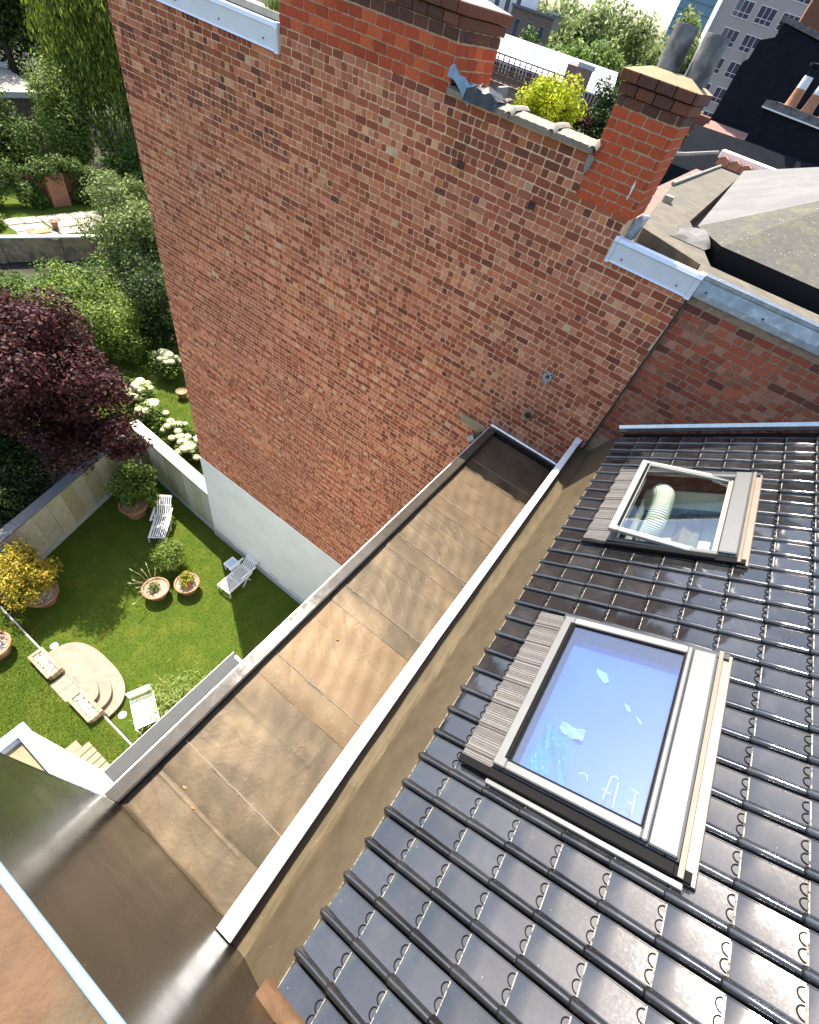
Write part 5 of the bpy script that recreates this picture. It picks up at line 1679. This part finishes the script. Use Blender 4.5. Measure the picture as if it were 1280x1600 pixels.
x, y = polar(-9.8, 118)
apt = box_thing("apartment_block", "pale beige apartment block with blue window bands at top right", "building", (x, y, 0), rad(14))
MB().box(-2.2, 26, 0, 12, 0, 27).build("wall", "beige_wall", apt, local=True)
MB().box(-2.35, -2.2, -.25, 12, 0, 27).build("corner_trim", "white_paint", apt, local=True)
for j in range(8):
    z = 3.2 + j * 3.15
    windows(apt, 1.2, 3.6, 5, z, 0, 1, 2.5, 1.75, -.02, "white_paint", 3)
for j in range(5):
    MB().box(5.2, 7.4, -.35, -.03, 5.6 + j * 3.15, 7.0 + j * 3.15).build("balcony_panel", "beige_wall", apt, local=True)
x, y = polar(-12.3, 330)
bt = box_thing("blue_tower", "far blue glass tower above the trees", "tower", (x, y, 0), rad(14))
MB().box(-9, 9, 0, 18, 0, 52).build("tower_shaft", "blue_tower", bt, local=True)
for k in range(14):
    MB().box(-9.1, 9.1, -.1, -.01, 8 + k * 3.2, 8.4 + k * 3.2).build("floor_band", "window_glass", bt, local=True)
x, y = polar(-4.2, 80)
br_ = box_thing("brown_building", "brown building corner behind the black gable at the top right", "building", (x, y, 0), rad(6))
MB().box(-1.2, 20, 0, 10, 0, 30).build("wall", "far_brown", br_, local=True)

# black gable and black roofs, right edge
x, y = polar(-7.3, 52)
bg1 = box_thing("black_gable_house", "tall black tarred gable wall of a neighbouring house at the right edge", "house", (x, y, 0), rad(5))
MB().prism([(0, 0), (16, 0), (16, 17.0), (9, 18.0), (2.2, 18.75), (1.2, 18.9), (1.1, 18.2), (.3, 17.9), (.25, 16.9), (0, 16.7)], 'y', 0, 9).build("gable_wall", "black_slate", bg1, local=True)
MB().prism([(.9, 18.95), (2.3, 18.8), (9.1, 18.05), (16, 17.05), (16, 17.3), (9.1, 18.35), (2.4, 19.1), (1.0, 19.2)], 'y', -.15, 9).build("verge", "dark_concrete", bg1, local=True)
x, y = polar(-6.2, 50)
pr1 = box_thing("pink_tile_roof", "small pinkish roof patch between black walls left of the far chimney", "roof", (x, y, 13.0), rad(3))
MB().add([(-1.6, -2.2, -.75), (2.2, -2.2, -.75), (2.2, 1.6, .45), (-1.0, 1.6, .45), (-1.6, -2.2, -.85), (2.2, -2.2, -.85)], [(0, 1, 2, 3), (0, 4, 5, 1)]).build("roof_plane", "pink_roof", pr1, local=True)
MB().box(-1.65, 2.25, -2.3, -2.2, -.9, -.74).build("roof_edge", "white_paint", pr1, local=True)
MB().box(-2.4, -1.1, 1.0, 2.4, -.4, .55).build("brown_stub", "far_brown", pr1, local=True)
x, y = polar(-3.9, 36)
bg2 = box_thing("black_party_wall", "lower black tarred wall carrying clay chimney pots at the right edge", "wall", (x, y, 0), rad(0))
MB().prism([(0, 0), (12, 0), (12, 15.0), (.3, 15.38), (0, 15.2)], 'y', 0, .8).build("wall_face", "black_slate", bg2, local=True)
MB().prism([(-.15, 15.22), (12, 14.95), (12, 15.2), (.4, 15.55), (-.15, 15.5)], 'y', -.1, 1.1).build("stack_ledge", "dark_concrete", bg2, local=True)
MB().prism([(-.15, 15.20), (12, 14.93), (12, 14.98), (-.15, 15.26)], 'y', -.16, -.101).build("lead_line", "white_paint", bg2, local=True)
for k, xx in enumerate((1.0, 1.85, 2.75, 3.6)):
    MB().lathe([(.34, 0), (.28, .15), (.24, .75)], (xx, .4, 15.45 - .03 * k), 14).build("clay_pot", "clay_tile", bg2, local=True, smooth=True)
    MB().lathe([(.235, .0), (.21, .42), (.20, .45)], (xx, .4, 16.2 - .03 * k), 14).build("pot_collar", "white_wall", bg2, local=True, smooth=True)
    MB().lathe([(.16, .0), (.16, .35), (.30, .36), (.30, .46), (0, .5)], (xx, .4, 16.63 - .03 * k), 14).build("pot_cowl", "black_slate", bg2, local=True, smooth=True)
x, y = polar(-8.5, 34)
bg3 = box_thing("black_roof", "wide black roof plane behind the grey hipped roof", "roof", (x, y, 0), rad(2))
MB().add([(0, 0, 12.2), (12, 0, 12.2), (12, 1.6, 14.05), (0, 1.6, 13.85), (0, 8, 12), (12, 8, 12), (0, 0, 0), (12, 0, 0), (0, 8, 0), (12, 8, 0)],
         [(0, 1, 2, 3), (3, 2, 5, 4), (6, 7, 1, 0), (8, 6, 0, 3, 4), (7, 9, 5, 2, 1)]).build("roof_plane", "black_slate", bg3, local=True)
# low wall topped with clay ridge tiles
rw_ = box_thing("ridge_tile_wall", "low dark wall with orange clay tiles and white mortar behind the grey roof", "wall", (-1.48, 16.9, 0), rad(-2))
MB().box(0, 2.6, 0, .4, 12, 14.25).build("wall_face", "black_slate", rw_, local=True)
for k in range(7):
    MB().prism([(.02 + k * .31, 14.38), (.06 + k * .31, 14.46), (.15 + k * .31, 14.50), (.25 + k * .31, 14.46), (.29 + k * .31, 14.38), (.29 + k * .31, 14.30), (.02 + k * .31, 14.30)], 'y', -.12 + .01 * (k % 2), .14).build("clay_tile", "clay_tile", rw_, local=True)
MB().bbox(-.05, 2.6, .15, .5, 14.40, 14.58, .02).build("mortar_ridge", "white_paint", rw_, local=True)
MB().tube([(-.1, .1, 14.5), (-.5, -1.9, 14.42), (-.95, -4.4, 14.42)], .04, 6).build("edge_pipe", "pale_concrete", rw_, local=True)
